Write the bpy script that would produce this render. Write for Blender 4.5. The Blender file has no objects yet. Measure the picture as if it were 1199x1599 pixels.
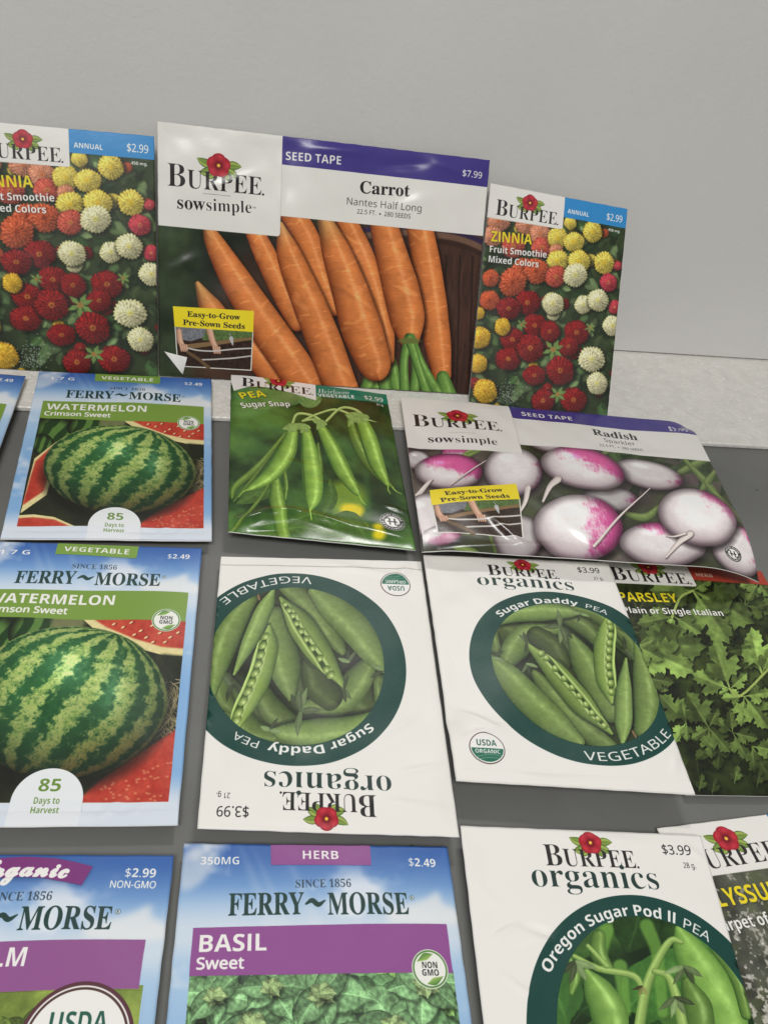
import bpy, math, os
import numpy as np
from mathutils import Matrix, Vector

S = bpy.context.scene
C = S.collection
MM = 0.001

# ---------------------------------------------------------------- camera, light, exposure
cam = bpy.data.cameras.new('camera')
cam.sensor_fit = 'VERTICAL'; cam.sensor_height = 24.0; cam.lens = 24.0*1310.1/1599.0
cam.clip_start = 0.01; cam.clip_end = 50.0
co = bpy.data.objects.new('camera', cam); C.objects.link(co); S.camera = co
R_, U_, F_ = (0.97635, -0.13936, 0.16528), (-0.02947, 0.67157, 0.74036), (0.21418, 0.72772, -0.65158)
co.matrix_world = Matrix(((R_[0], U_[0], -F_[0], 0), (R_[1], U_[1], -F_[1], -0.3453), (R_[2], U_[2], -F_[2], 0.2525), (0, 0, 0, 1)))

W = bpy.data.worlds.new('World'); S.world = W; W.use_nodes = True
bg = W.node_tree.nodes['Background']
bg.inputs['Color'].default_value = (1.0, 0.992, 0.972, 1); bg.inputs['Strength'].default_value = 0.25

def area(name, loc, target, sx, sy, power, col=(1, .98, .95)):
    l = bpy.data.lights.new(name, 'AREA'); l.shape = 'RECTANGLE'; l.size = sx; l.size_y = sy; l.energy = power; l.color = col
    o = bpy.data.objects.new(name, l); C.objects.link(o); o.location = loc
    o.rotation_euler = (Vector(target) - Vector(loc)).to_track_quat('-Z', 'Y').to_euler()
    return o
area('ceiling_lamp', (0.40, 1.02, 1.36), (0.06, -0.1, 0), 0.32, 0.16, 8.5)
area('room_lamp', (-0.30, -1.20, 1.74), (0.06, 0.05, 0.03), 0.8, 0.5, 28.5)

S.view_settings.view_transform = 'Standard'; S.view_settings.look = 'None'
S.view_settings.exposure = 0.0; S.view_settings.gamma = 1.0; S.view_settings.use_curve_mapping = False
S.render.engine = 'CYCLES'
# ---------------------------------------------------------------- printed artwork (painted in memory, no files)
FONT_DIR = bpy.utils.system_resource('DATAFILES', path='fonts') or ''
def load_font():
    p = os.path.join(FONT_DIR, 'NotoSansMath-Regular.woff2')
    try:
        return bpy.data.fonts.load(p)
    except Exception:
        return None
FONT = load_font()
SETS = {'serif': (0x1D400, 0x1D41A, 0x1D7CE), 'bold': (0x1D5D4, 0x1D5EE, 0x1D7EC), 'script': (0x1D4D0, 0x1D4EA, None),
        'ital': (0x1D468, 0x1D482, None), 'boldital': (0x1D63C, 0x1D656, None), 'sans': None}
def styled(s, style):
    t = SETS[style]
    if not t or FONT is None: return s
    o = ''
    for c in s:
        if 'A' <= c <= 'Z': o += chr(t[0] + ord(c) - 65)
        elif 'a' <= c <= 'z': o += chr(t[1] + ord(c) - 97)
        elif c.isdigit() and t[2]: o += chr(t[2] + ord(c) - 48)
        else: o += c
    return o
_tc = {}
def glyph_edges(s, style, offset=0.0, track=1.0):
    """outline edges of a line of text, in em units, left end at x = 0"""
    k = (s, style, offset, track)
    if k in _tc: return _tc[k]
    c = bpy.data.curves.new('lettering', 'FONT')
    if FONT: c.font = FONT
    plain = style in ('bold', 'sans') and 'I' in s
    c.body = styled(s.replace('I', 'l') if plain else s, style); c.space_character = track; c.resolution_u = 5
    o = bpy.data.objects.new('lettering', c)
    C.objects.link(o)
    c.fill_mode = 'NONE'
    dg = bpy.context.evaluated_depsgraph_get()
    me = bpy.data.meshes.new_from_object(o.evaluated_get(dg))
    co = np.array([v.co[:2] for v in me.vertices]).reshape(-1, 2)
    ed = [tuple(e.vertices) for e in me.edges]
    E = np.array([[co[a], co[b]] for a, b in ed]).reshape(-1, 2, 2)
    bpy.data.objects.remove(o); bpy.data.meshes.remove(me); bpy.data.curves.remove(c)
    if len(E):
        E[:, :, 0] -= E[:, :, 0].min()
        if plain and s.upper() == s: E[:, :, 1] = np.minimum(E[:, :, 1], letter_height(style))
    _tc[k] = E
    return E

def letter_height(style, ref='H'):
    E = glyph_edges(ref, style)
    return float(E[..., 1].max()) if len(E) else .7
def homography(src, dst):
    A = []
    for (x, y), (u, v) in zip(src, dst):
        A.append([x, y, 1, 0, 0, 0, -u*x, -u*y]); A.append([0, 0, 0, x, y, 1, -v*x, -v*y])
    return np.append(np.linalg.solve(np.array(A, float), np.array(dst, float).ravel()), 1).reshape(3, 3)
def rgb(*c): return np.array(c, np.float32)/255.0
def mix(a, b, t):
    t = np.asarray(t, np.float32)
    return a + (b - a)*(t[..., None] if t.ndim else t)
def sstep(a, b, x):
    t = np.clip((x - a)/(b - a), 0, 1); return t*t*(3 - 2*t)
def boxblur(a, r):
    r = int(r)
    if r < 1: return a
    for ax in (0, 1):
        for _ in range(2):
            p = np.pad(a, [(r + 1, r) if i == ax else (0, 0) for i in range(a.ndim)], mode='edge').cumsum(axis=ax, dtype=np.float64)
            n = a.shape[ax]; k = 2*r + 1
            a = ((np.take(p, range(k, k + n), axis=ax) - np.take(p, range(0, n), axis=ax))/k).astype(np.float32)
    return a

PX = 8                                   # texture pixels per millimetre
class Art:
    """one packet's print, w x h mm; drawing coordinates are those of a tracing whose four corners are given"""
    def __init__(s, w, h, quad, seed=0, px=PX):
        s.w, s.h, s.px = w, h, px
        s.W, s.H = int(w*px), int(h*px)
        s.I = np.ones((s.H, s.W, 3), np.float32)
        s.Hm = homography(quad, [(0, 0), (w*px, 0), (w*px, h*px), (0, h*px)])
        Y, X = np.mgrid[0:s.H, 0:s.W].astype(np.float64) + .5
        G = np.linalg.inv(s.Hm)
        d = G[2, 0]*X + G[2, 1]*Y + G[2, 2]
        s.CX = ((G[0, 0]*X + G[0, 1]*Y + G[0, 2])/d).astype(np.float32)
        s.CY = ((G[1, 0]*X + G[1, 1]*Y + G[1, 2])/d).astype(np.float32)
        s.U = (X/s.px).astype(np.float32); s.V = (Y/s.px).astype(np.float32)
        q = np.array(quad, float)
        area = .5*abs(np.dot(q[:, 0], np.roll(q[:, 1], 1)) - np.dot(q[:, 1], np.roll(q[:, 0], 1)))
        s.g = float(np.sqrt(area/(s.W*s.H)))         # tracing units per texture pixel
        s.rng = np.random.default_rng(seed)
    def m(s, pts):
        p = np.c_[np.asarray(pts, float).reshape(-1, 2), np.ones(np.asarray(pts).reshape(-1, 2).shape[0])] @ s.Hm.T
        return p[:, :2]/p[:, 2:]
    def mm(s):           # switch to plain millimetres
        b = object.__new__(Art); b.__dict__.update(s.__dict__)
        b.Hm = np.diag([s.px, s.px, 1.0]); b.CX, b.CY, b.g = s.U, s.V, 1.0/s.px
        return b
    def noise(s, cell, seed, octv=3, ax=1.0, ay=1.0):
        """value noise 0..1, cell in mm"""
        r = np.random.default_rng(seed); out = 0; amp = 1.0; tot = 0
        for o in range(octv):
            cx = cell*ax/2**o; cy = cell*ay/2**o
            gx, gy = int(s.w/cx) + 3, int(s.h/cy) + 3
            g = r.random((gy, gx)).astype(np.float32)
            fx = np.arange(s.W)/s.px/cx; fy = np.arange(s.H)/s.px/cy
            ix, iy = fx.astype(int), fy.astype(int)
            tx, ty = (fx - ix), (fy - iy); tx = tx*tx*(3 - 2*tx); ty = ty*ty*(3 - 2*ty)
            tx = tx[None].astype(np.float32); ty = ty[:, None].astype(np.float32)
            a = g[iy][:, ix]*(1 - tx) + g[iy][:, ix + 1]*tx
            b = g[iy + 1][:, ix]*(1 - tx) + g[iy + 1][:, ix + 1]*tx
            out = out + amp*(a*(1 - ty) + b*ty); tot += amp; amp *= .55
        return out/tot
    def box(s, x0, y0, x1, y1):
        """slice of the texture that covers a box of the tracing"""
        p = s.m([(x0, y0), (x1, y0), (x1, y1), (x0, y1)])
        a = np.clip(np.floor(p.min(0)).astype(int) - 2, 0, [s.W, s.H]); b = np.clip(np.ceil(p.max(0)).astype(int) + 3, 0, [s.W, s.H])
        return slice(a[1], b[1]), slice(a[0], b[0])
    def put(s, sl, mask, col, alpha=1.0):
        m = (mask*alpha)[..., None]
        s.I[sl] = s.I[sl]*(1 - m) + col*m
    def loops_mask(s, E, soft=0, grow=0.0):
        """even-odd coverage of texture-space edges E (n,2,2)"""
        SS = 3
        lo = np.floor(E.reshape(-1, 2).min(0)).astype(int) - 1 - 3*int(soft); hi = np.ceil(E.reshape(-1, 2).max(0)).astype(int) + 2 + 3*int(soft)
        w, h = hi - lo
        if w <= 0 or h <= 0 or w > 6000 or h > 6000: return None
        A = (E - lo)*SS; T = np.zeros((h*SS, w*SS + 1), np.int32)
        y0 = np.minimum(A[:, 0, 1], A[:, 1, 1]); y1 = np.maximum(A[:, 0, 1], A[:, 1, 1])
        r0 = np.ceil(y0 - .5).astype(int); r1 = np.ceil(y1 - .5).astype(int)
        cnt = np.maximum(r1 - r0, 0); idx = np.repeat(np.arange(len(A)), cnt)
        if len(idx) == 0: return None
        rows = np.arange(len(idx)) - np.repeat(np.cumsum(cnt) - cnt, cnt) + r0[idx]
        e = A[idx]; t = (rows + .5 - e[:, 0, 1])/(e[:, 1, 1] - e[:, 0, 1])
        x = np.clip(np.ceil(e[:, 0, 0] + t*(e[:, 1, 0] - e[:, 0, 0]) - .5).astype(int), 0, w*SS)
        np.add.at(T, (rows, x), 1)
        M = (np.cumsum(T, 1)[:, :-1] & 1).astype(np.float32)
        if abs(grow) > .05:          # thinner or bolder strokes
            R = max(1, int(round(abs(grow)*SS)))
            M = (boxblur(M, R) > .5 - .5*grow*SS/(R + .7)).astype(np.float32)
        M = M.reshape(h, SS, w, SS).mean((1, 3))
        if soft: M = boxblur(M, soft)
        a = np.maximum(lo, 0); b = np.minimum(hi, [s.W, s.H])
        if (b <= a).any(): return None
        return (slice(a[1], b[1]), slice(a[0], b[0])), M[a[1] - lo[1]:b[1] - lo[1], a[0] - lo[0]:b[0] - lo[0]]
    def poly(s, pts, col, alpha=1.0, soft=0, round_=False):
        p = np.asarray(pts, float)
        if round_: p = smooth(p, closed=True)
        p = s.m(p); r = s.loops_mask(np.stack([p, np.roll(p, -1, 0)], 1), soft)
        if r: s.put(r[0], r[1], col(r[0]) if callable(col) else col, alpha)
    def text(s, t, style, p0, p1, top, col, offset=0.0, track=1.0, xh=False, shadow=0, arc=None, alpha=1.0):
        """t from baseline start p0 to baseline end p1; top = a point at cap height above p0"""
        E = glyph_edges(t, style, offset, track)
        if not len(E): return
        E = E.copy(); p0, p1, top = (s.m([q])[0] for q in (p0, p1, top))
        d = p1 - p0; L = np.hypot(*d); d = d/L; n = np.array([d[1], -d[0]])
        hgt = abs((top - p0) @ n)
        k = hgt/letter_height(style, 'x' if xh else 'H'); gr = float(np.clip(offset*.5*(k + L/E[..., 0].max()), -1.6, 2.5))
        E[..., 0] *= L/E[..., 0].max(); E[..., 1] *= k
        if arc:      # bow of the baseline, as a share of its length
            x = E[..., 0]/L - .5; y0 = arc*(1 - 4*x*x)*L
            a = -np.arctan(-8*arc*x); yy = E[..., 1].copy()
            E[..., 0] += np.sin(-np.arctan(-8*arc*x))*yy*1.0; E[..., 1] = y0 + yy*np.cos(a)
        Q = p0 + E[..., :1]*d + E[..., 1:]*n
        if shadow:
            r = s.loops_mask(Q + .25*s.px, shadow)
            if r: s.put(r[0], r[1], rgb(15, 20, 12), .6)
        r = s.loops_mask(Q, grow=gr)
        if r: s.put(r[0], r[1], col, alpha)
    def ring_text(s, t, style, c, R, a0, a1, h, col, inside=False, offset=0.0, ry=None):
        """text round an ellipse, angles in degrees clockwise from the top; inside = read from the centre outwards at the bottom"""
        E = glyph_edges(t, style, offset).copy(); L = E[..., 0].max(); ry = ry or R
        a = math.radians(a0) + (E[..., 0]/L)*math.radians(a1 - a0)
        k = h/letter_height(style)*E[..., 1]*(-1 if inside else 1)
        Q = np.stack([c[0] + (R + k)*np.sin(a), c[1] - (ry + k)*np.cos(a)], -1)
        Q = s.m(Q.reshape(-1, 2)).reshape(-1, 2, 2)
        r = s.loops_mask(Q)
        if r: s.put(r[0], r[1], col)
    def ell(s, c, rx, ry, col, rot=0.0, alpha=1.0, soft=0.0):
        R = max(rx, ry)*1.05 + soft + 2*s.g; sl = s.box(c[0] - R, c[1] - R, c[0] + R, c[1] + R)
        X, Y = s.CX[sl] - c[0], s.CY[sl] - c[1]; q = math.radians(rot); a = X*math.cos(q) + Y*math.sin(q); b = -X*math.sin(q) + Y*math.cos(q)
        if a.size == 0: return
        a = a/rx; b = b/ry; r = np.sqrt(a*a + b*b); k = min(rx, ry)
        M = np.clip((1 - r)*k/(s.g + soft) + .5, 0, 1)
        s.put(sl, M, col(a, b, r, sl) if callable(col) else col, alpha)
    def blade(s, pts, hw, col, alpha=1.0, n=18, soft=0.0):
        """a band along a smooth spine with half-widths hw; col is a colour or f(t, s, slice), s = -1..1 across"""
        P = smooth(np.asarray(pts, float), n=n); k = len(P)
        Wd = np.interp(np.linspace(0, 1, k), np.linspace(0, 1, len(hw)), hw)
        if len(hw) > 2 and k > 8:
            for _ in range(2): Wd[1:-1] = .25*Wd[:-2] + .5*Wd[1:-1] + .25*Wd[2:]
        R = max(hw) + 2*s.g + soft
        sl = s.box(P[:, 0].min() - R, P[:, 1].min() - R, P[:, 0].max() + R, P[:, 1].max() + R)
        X, Y = s.CX[sl], s.CY[sl]
        if X.size == 0: return
        best = np.full(X.shape, 1e9, np.float32); T = np.zeros_like(best); S = np.zeros_like(best)
        for i in range(k - 1):
            a, b = P[i], P[i + 1]; d = b - a; l2 = d @ d + 1e-9
            t = np.clip(((X - a[0])*d[0] + (Y - a[1])*d[1])/l2, 0, 1)
            dx, dy = X - a[0] - t*d[0], Y - a[1] - t*d[1]; D = np.sqrt(dx*dx + dy*dy)
            w = Wd[i] + (Wd[i + 1] - Wd[i])*t
            q = D - w; c = q < best
            best = np.where(c, q, best); T = np.where(c, (i + t)/(k - 1), T)
            sg = np.sign(d[0]*dy - d[1]*dx)
            S = np.where(c, np.clip(D/np.maximum(w, 1e-3), 0, 1.2)*sg, S)
        M = np.clip(-best/(s.g + soft) + .5, 0, 1)
        s.put(sl, M, col(T, S, sl) if callable(col) else col, alpha)
    def grain(s, amt=.16, cell=.9, seed=90, contrast=1.0):
        """fine tonal texture of a printed photograph"""
        n = .6*s.noise(cell, seed, 3) + .4*s.noise(cell*4, seed + 1, 2) - .5
        s.I[:] = np.clip(s.I*(1 + 2*amt*n[..., None]), 0, 1)
        if contrast != 1.0: s.I[:] = np.clip((s.I - .38)*contrast + .38, 0, 1)
    def image(s, name):
        a = np.ones((s.H, s.W, 4), np.float32); a[..., :3] = np.clip(s.I, 0, 1)*.935          # paper white is about 0.8
        im = bpy.data.images.new(name, s.W, s.H); im.colorspace_settings.name = 'sRGB'
        im.pixels.foreach_set(np.ascontiguousarray(a[::-1]).ravel()); im.update(); im.pack()
        return im
def smooth(p, n=18, closed=False):
    """Catmull-Rom through the points"""
    k = len(p)
    if closed: q = np.vstack([p[-1], p, p[0], p[1]]); segs = k
    else:
        q = np.vstack([2*p[0] - p[1], p, 2*p[-1] - p[-2]]); segs = k - 1
    per = max(2, n//max(segs, 1)) if not closed else 8
    out = []
    for i in range(segs):
        a, b, c, d = q[i:i + 4]
        for t in np.arange(per)/per:
            out.append(.5*((2*b) + (-a + c)*t + (2*a - 5*b + 4*c - d)*t*t + (-a + 3*b - 3*c + d)*t**3))
    if not closed: out.append(p[-1])
    return np.array(out)

WHITE, INK, CREAM = rgb(248, 247, 243), rgb(44, 42, 42), rgb(243, 241, 235)
YEL = rgb(247, 226, 40)
def leafcol(c, rib=.25, sd=0, dark=.55, A=None, veins=8):
    """print colour of a leaf: light midrib, side veins, one half darker"""
    ns = A.noise(1.5, sd + 7, 2) if A is not None else None
    def f(t, q, sl):
        a = np.abs(q); v = .5 + .5*np.cos((t*veins - a*1.6)*2*math.pi)
        k = dark + (1 - dark)*(.55 + .45*np.where(q < 0, 1 - .3*a, .75 - .2*a)) + .10*v*(a > .1)*(1 - a)
        if ns is not None: k = k*(.9 + .2*ns[sl])
        o = c*k[..., None]
        return o + (np.exp(-(a/.1)**2)*rib*.35)[..., None]*np.array([.8, 1, .6], np.float32)
    return f
def pod(c1, c2, A=None, hl=.25, hs=-.35, bumps=0, seam=None, sd=3):
    """print colour of a rounded pod or stem"""
    ns = A.noise(2.2, sd, 3) if A is not None else None
    def f(t, q, sl):
        a = np.clip(np.abs(q), 0, 1); z = np.sqrt(1 - a*a*.92)
        k = z*.92 + .06 - .2*q
        if bumps: k = k + .07*np.cos(t*bumps*2*math.pi)*(1 - a)
        if ns is not None: k = k + (ns[sl] - .5)*.12
        o = mix(c2, c1, np.clip(k, 0, 1.1))
        o = o + (np.exp(-((q - hs)/.22)**2)*hl*(.5 + .5*np.sin(math.pi*np.clip(t, 0, 1)))*(1 if ns is None else .4 + 1.2*ns[sl]))[..., None]*np.array([.72, .78, .62], np.float32)
        if seam is not None: o = o*(1 - .22*np.exp(-((q - seam)/.07)**2))[..., None]
        return o
    return f
def foliage(A, x0, y0, x1, y1, n, L, cols, sd, wr=.28):
    r = np.random.default_rng(sd)
    for i in range(n):
        x, y = r.uniform(x0, x1), r.uniform(y0, y1); a = r.uniform(0, 6.283); l = L*r.uniform(.6, 1.3)
        c = cols[int(r.integers(len(cols)))]*r.uniform(.75, 1.15)*(.55 + .5*i/n)
        b = a + r.uniform(-.5, .5)
        A.blade([(x, y), (x + .5*l*math.cos(a), y + .5*l*math.sin(a)), (x + .5*l*math.cos(a) + .5*l*math.cos(b), y + .5*l*math.sin(a) + .5*l*math.sin(b))],
                [l*.06, l*wr, l*wr*.8, 0], leafcol(c, A=A, sd=int(r.integers(4))), n=6)

def burpee_emblem(A, c, R):
    """red flower with green leaves, as printed over the brand lettering"""
    x, y = c
    for ang, l, w in ((200, 2.0, .42), (160, 1.75, .45), (-8, 2.05, .45), (25, 1.9, .42), (140, 1.5, .4), (50, 1.55, .38)):
        a = math.radians(ang); p = (x + R*l*math.cos(a), y + R*l*math.sin(a)*.9); q = (x + R*.5*math.cos(a), y + R*.5*math.sin(a))
        mid = ((p[0] + q[0])/2 + R*.12*math.sin(a), (p[1] + q[1])/2 - R*.12*math.cos(a))
        A.blade([q, mid, p], [R*.1, R*w, R*w*.75, 0], rgb(84, 110, 52), n=8)
        A.blade([q, mid, p], [R*.05, R*(w - .09), R*(w*.75 - .07), 0],
                lambda t, s_, sl: mix(rgb(168, 188, 92), rgb(122, 152, 66), np.clip(.5 + s_*.6, 0, 1))*(1 - .35*np.exp(-(np.abs(s_)/.12)**2))[..., None], n=8)
def burpee_flower(A, c, R):
    def col(a, b, r, sl):
        th = np.arctan2(b, a); k = .5 + .5*np.cos(th*5 + .6); v = .5 + .5*np.cos(th*34 + r*5)
        o = mix(rgb(176, 30, 48), rgb(226, 62, 76), np.clip(.3 + .7*r*k, 0, 1))
        o = o*(1 - .25*v*(1 - np.abs(2*r - 1)))[..., None]
        o = mix(o, rgb(110, 14, 30), np.exp(-((r - .28)/.16)**2)*.8)
        o = mix(o, rgb(120, 16, 30), sstep(.9, 1.0, r)*.8)
        return mix(o, rgb(246, 214, 70), sstep(.19, .11, r))
    for k in range(5):
        a = math.radians(-90 + 72*k); A.ell((c[0] + R*.42*math.cos(a), c[1] + R*.42*math.sin(a)), R*.64, R*.6, rgb(150, 24, 40))
    for k in range(5):
        a = math.radians(-90 + 72*k); A.ell((c[0] + R*.42*math.cos(a), c[1] + R*.42*math.sin(a)), R*.6, R*.56, rgb(205, 48, 62))
    A.ell(c, R*.93, R*.9, col)
def burpee_logo(A, x, y, w, emblem=True, ink=INK):
    """brand lettering in millimetres: left end x, baseline y, width w"""
    A = A.mm(); h = .225*w
    fx, fy, R = x + .52*w, y - .25*w, .118*w
    if emblem: burpee_emblem(A, (fx, fy + .02*w), R)
    A.text('B', 'serif', (x, y), (x + .185*w, y), (x, y - h), ink, offset=-.0045)
    A.text('URPEE', 'serif', (x + .2*w, y), (x + .97*w, y), (x, y - h*.8), ink, offset=-.0045)
    A.ell((x + .985*w, y - .01*w), .012*w, .012*w, ink)
    if emblem: burpee_flower(A, (fx, fy), R)
def organics(A, x, y, w, ink=rgb(38, 62, 58)):
    A = A.mm(); A.text('organics', 'serif', (x, y), (x + w, y), (x, y - .122*w), ink, offset=-.005, xh=True)

def zinnia_flower(A, c, R, kind, sd):
    r = np.random.default_rng(sd)
    base, tip, dark, eye = {'y': ((244, 220, 88), (252, 238, 150), (190, 156, 44), (226, 190, 40)), 'w': ((240, 234, 180), (252, 249, 222), (180, 176, 112), (214, 204, 96)),
        'g': ((240, 190, 50), (255, 222, 96), (170, 110, 20), (200, 150, 40)), 'd': ((140, 24, 26), (184, 46, 42), (70, 8, 12), (206, 150, 60)),
        'o': ((214, 90, 50), (238, 138, 92), (140, 44, 20), (120, 50, 20)), 's': ((226, 142, 106), (246, 196, 164), (150, 76, 50), (210, 120, 60)),
        'c': ((212, 84, 66), (244, 150, 120), (130, 36, 30), (206, 160, 70)), 'm': ((206, 60, 74), (240, 120, 130), (126, 24, 40), (220, 170, 90))}[kind]
    base, tip, dark, eye = (rgb(*q) for q in (base, tip, dark, eye))
    sx, rot = r.uniform(.9, 1.05), r.uniform(0, 90); ph = r.uniform(0, 6.28, 8); NP = int(r.integers(22, 29)); nz = A.noise(1.6, 70 + sd % 4, 3); nf = A.noise(.7, 75 + sd % 3, 2)
    A.ell((c[0] + R*.08, c[1] + R*.14), R*1.06, R*1.03, rgb(14, 20, 10), alpha=.7, soft=R*.22)
    lob = lambda th: 1 + .05*np.cos(NP*th + ph[0]) + .035*np.cos(2*th + ph[1]) + .03*np.cos(5*th + ph[2])
    def col(a, b, rr, sl):
        th = np.arctan2(b, a) + (nz[sl] - .5)*.5; q = rr/lob(th)*1.06 + (nf[sl] - .5)*.16
        o = np.zeros(a.shape + (3,), np.float32); o[:] = dark
        for k, (ri, ro) in enumerate(((.74, 1.06), (.58, .9), (.43, .74), (.29, .58), (.15, .43), (.0, .28))):
            n = max(6, int(NP*(1 - .12*k))); p = np.cos(n*th + ph[k] + math.pi*k)
            edge = ro - .1*(1 - p)*.5 - .02
            inside = sstep(edge + .03, edge - .03, q)
            sh = np.clip((q - ri)/(ro - ri), 0, 1)
            cc = mix(dark*.6 + base*.4, base, sstep(0, .5, sh)); cc = mix(cc, tip, sh**2*(.45 + .4*p))
            cc = cc*(.80 + .14*p + .35*(nf[sl] - .5) + .05*np.cos(th - 3.9))[..., None]
            o = mix(o, cc, inside)
        e = .5 + .5*np.cos(9*th + ph[5]); o = mix(o, eye, sstep(.24, .12, q)*(.35 + .65*e))
        o = mix(o, dark, sstep(.1, .04, q)*.6)
        return o*(1.08 - .3*np.clip((a*.5 + b*.8), -.5, 1))[..., None] 
    R2 = R*1.1; sl = A.box(c[0] - R2, c[1] - R2, c[0] + R2, c[1] + R2)
    X, Y = (A.CX[sl] - c[0])/(R*sx), (A.CY[sl] - c[1])/R
    if X.size == 0: return
    rr = np.sqrt(X*X + Y*Y); th = np.arctan2(Y, X)
    M = np.clip((lob(th)*.96 - rr)*R/A.g + .5, 0, 1)
    A.put(sl, M, col(X, Y, rr, sl))

def art_zinnia():
    A = Art(82, 117, [(187, 66), (1062, 232), (929, 1585), (45, 1468)], 1)
    n = A.noise(9, 2, 4); A.I[:] = mix(rgb(22, 30, 18), rgb(70, 90, 52), n)
    foliage(A, 30, 250, 1060, 1580, 260, 90, [rgb(88, 116, 70), rgb(60, 90, 50), rgb(118, 144, 94), rgb(44, 66, 38), rgb(132, 158, 104)], 5)
    fl = [(240, 300, 66, 's'), (420, 320, 70, 's'), (500, 385, 64, 's'), (200, 395, 62, 's'), (330, 460, 72, 'c'), (510, 470, 62, 'c'), (612, 412, 62, 'y'), (600, 490, 40, 's'),
        (690, 318, 40, 'y'), (835, 375, 62, 'y'), (715, 437, 60, 'y'), (610, 556, 64, 'y'), (820, 555, 40, 'y'), (748, 562, 72, 'y'), (910, 572, 66, 'y'),
        (392, 600, 62, 'o'), (475, 620, 76, 'o'), (325, 688, 85, 'o'), (600, 655, 66, 'c'), (188, 660, 52, 'o'), (180, 802, 62, 'o'), (938, 697, 55, 'm'), (1000, 592, 26, 'm'), (978, 855, 42, 'm'),
        (725, 647, 70, 'w'), (588, 890, 45, 'w'), (583, 828, 66, 'w'), (778, 836, 56, 'w'), (872, 810, 66, 'w'), (965, 975, 62, 'w'), (830, 1190, 80, 'w'), (865, 1348, 68, 'w'),
        (420, 820, 76, 'd'), (300, 856, 72, 'd'), (468, 968, 72, 'd'), (565, 1008, 66, 'd'), (735, 1015, 74, 'd'), (683, 1105, 60, 'd'), (325, 1058, 76, 'd'), (298, 1185, 74, 'd'), (440, 1114, 84, 'd'),
        (630, 1262, 88, 'd'), (465, 1294, 64, 'd'), (522, 1462, 74, 'd'), (715, 1456, 78, 'd'),
        (262, 975, 54, 'g'), (118, 1045, 66, 'g'), (105, 1215, 58, 'g'), (150, 1400, 78, 'g'), (105, 885, 42, 'g')]
    r2 = np.random.default_rng(31)
    for i in range(26):        # out-of-focus blooms between the sharp ones
        x, y = r2.uniform(60, 1000), r2.uniform(300, 1540); kk = 'soy'[int(r2.integers(3))] if y < 650 else ('dg'[int(r2.integers(2))] if x < 650 else 'wd'[int(r2.integers(2))])
        zinnia_flower(A, (x, y), r2.uniform(22, 42), kk, 200 + i)
    A.I[:] = .55*A.I + .45*boxblur(A.I, 3)
    foliage(A, 30, 300, 1060, 1580, 90, 70, [rgb(104, 132, 80), rgb(74, 104, 58), rgb(134, 160, 104)], 6)
    for i, (x, y, R, k) in enumerate(fl): zinnia_flower(A, (x, y), R*1.1, k, 40 + i)
    for bx, by, L in ((585, 1125, 75), (615, 1420, 62), (385, 960, 40), (820, 985, 40)):
        for k, a in enumerate((-60, -20, 40, 100, 160, 230)):
            a = math.radians(a); A.blade([(bx, by), (bx + L*.5*math.cos(a), by + L*.5*math.sin(a)), (bx + L*math.cos(a), by + L*math.sin(a))], [3, L*.2, 0], leafcol(rgb(120, 150, 80), A=A), n=6)
        A.ell((bx, by), L*.22, L*.22, rgb(170, 130, 70))
    A.I[:] = .4*A.I + .6*boxblur(A.I, 2)
    A.grain(.09, .8, 89)
    for i in range(130):
        x, y = A.rng.normal(300, 45), A.rng.normal(1430, 55); A.ell((x, y), 3.5, 3.5, rgb(176, 190, 180), alpha=.6)
    B = A.mm()
    B.poly([(0, 0), (43.6, 0), (43.6, 16.4), (42.8, 17.3), (0, 17.7)], CREAM)
    B.poly([(43.6, 0), (82, 0), (82, 10.7), (43.6, 10.7)], rgb(52, 146, 214))
    burpee_logo(B, 4.3, 15.6, 36.6)
    B.text('ANNUAL', 'bold', (45.6, 8.2), (58.6, 8.2), (45.6, 5.9), WHITE)
    B.text('$2.99', 'sans', (69.6, 7.9), (79.2, 7.9), (69.6, 4.3), WHITE, offset=.006)
    B.text('450 mg.', 'bold', (71.2, 13.6), (78.8, 13.6), (71.2, 12.2), WHITE)
    B.text('ZINNIA', 'bold', (3.6, 29.6), (26.8, 27.9), (3.6, 24.2), YEL, shadow=4)
    B.text('Fruit Smoothie', 'bold', (3.3, 35.3), (36.0, 33.6), (3.3, 31.9), WHITE, shadow=4)
    B.text('Mixed Colors', 'bold', (3.3, 40.6), (32.0, 39.4), (3.3, 37.2), WHITE, shadow=4)
    return A.image('zinnia_print')

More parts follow.
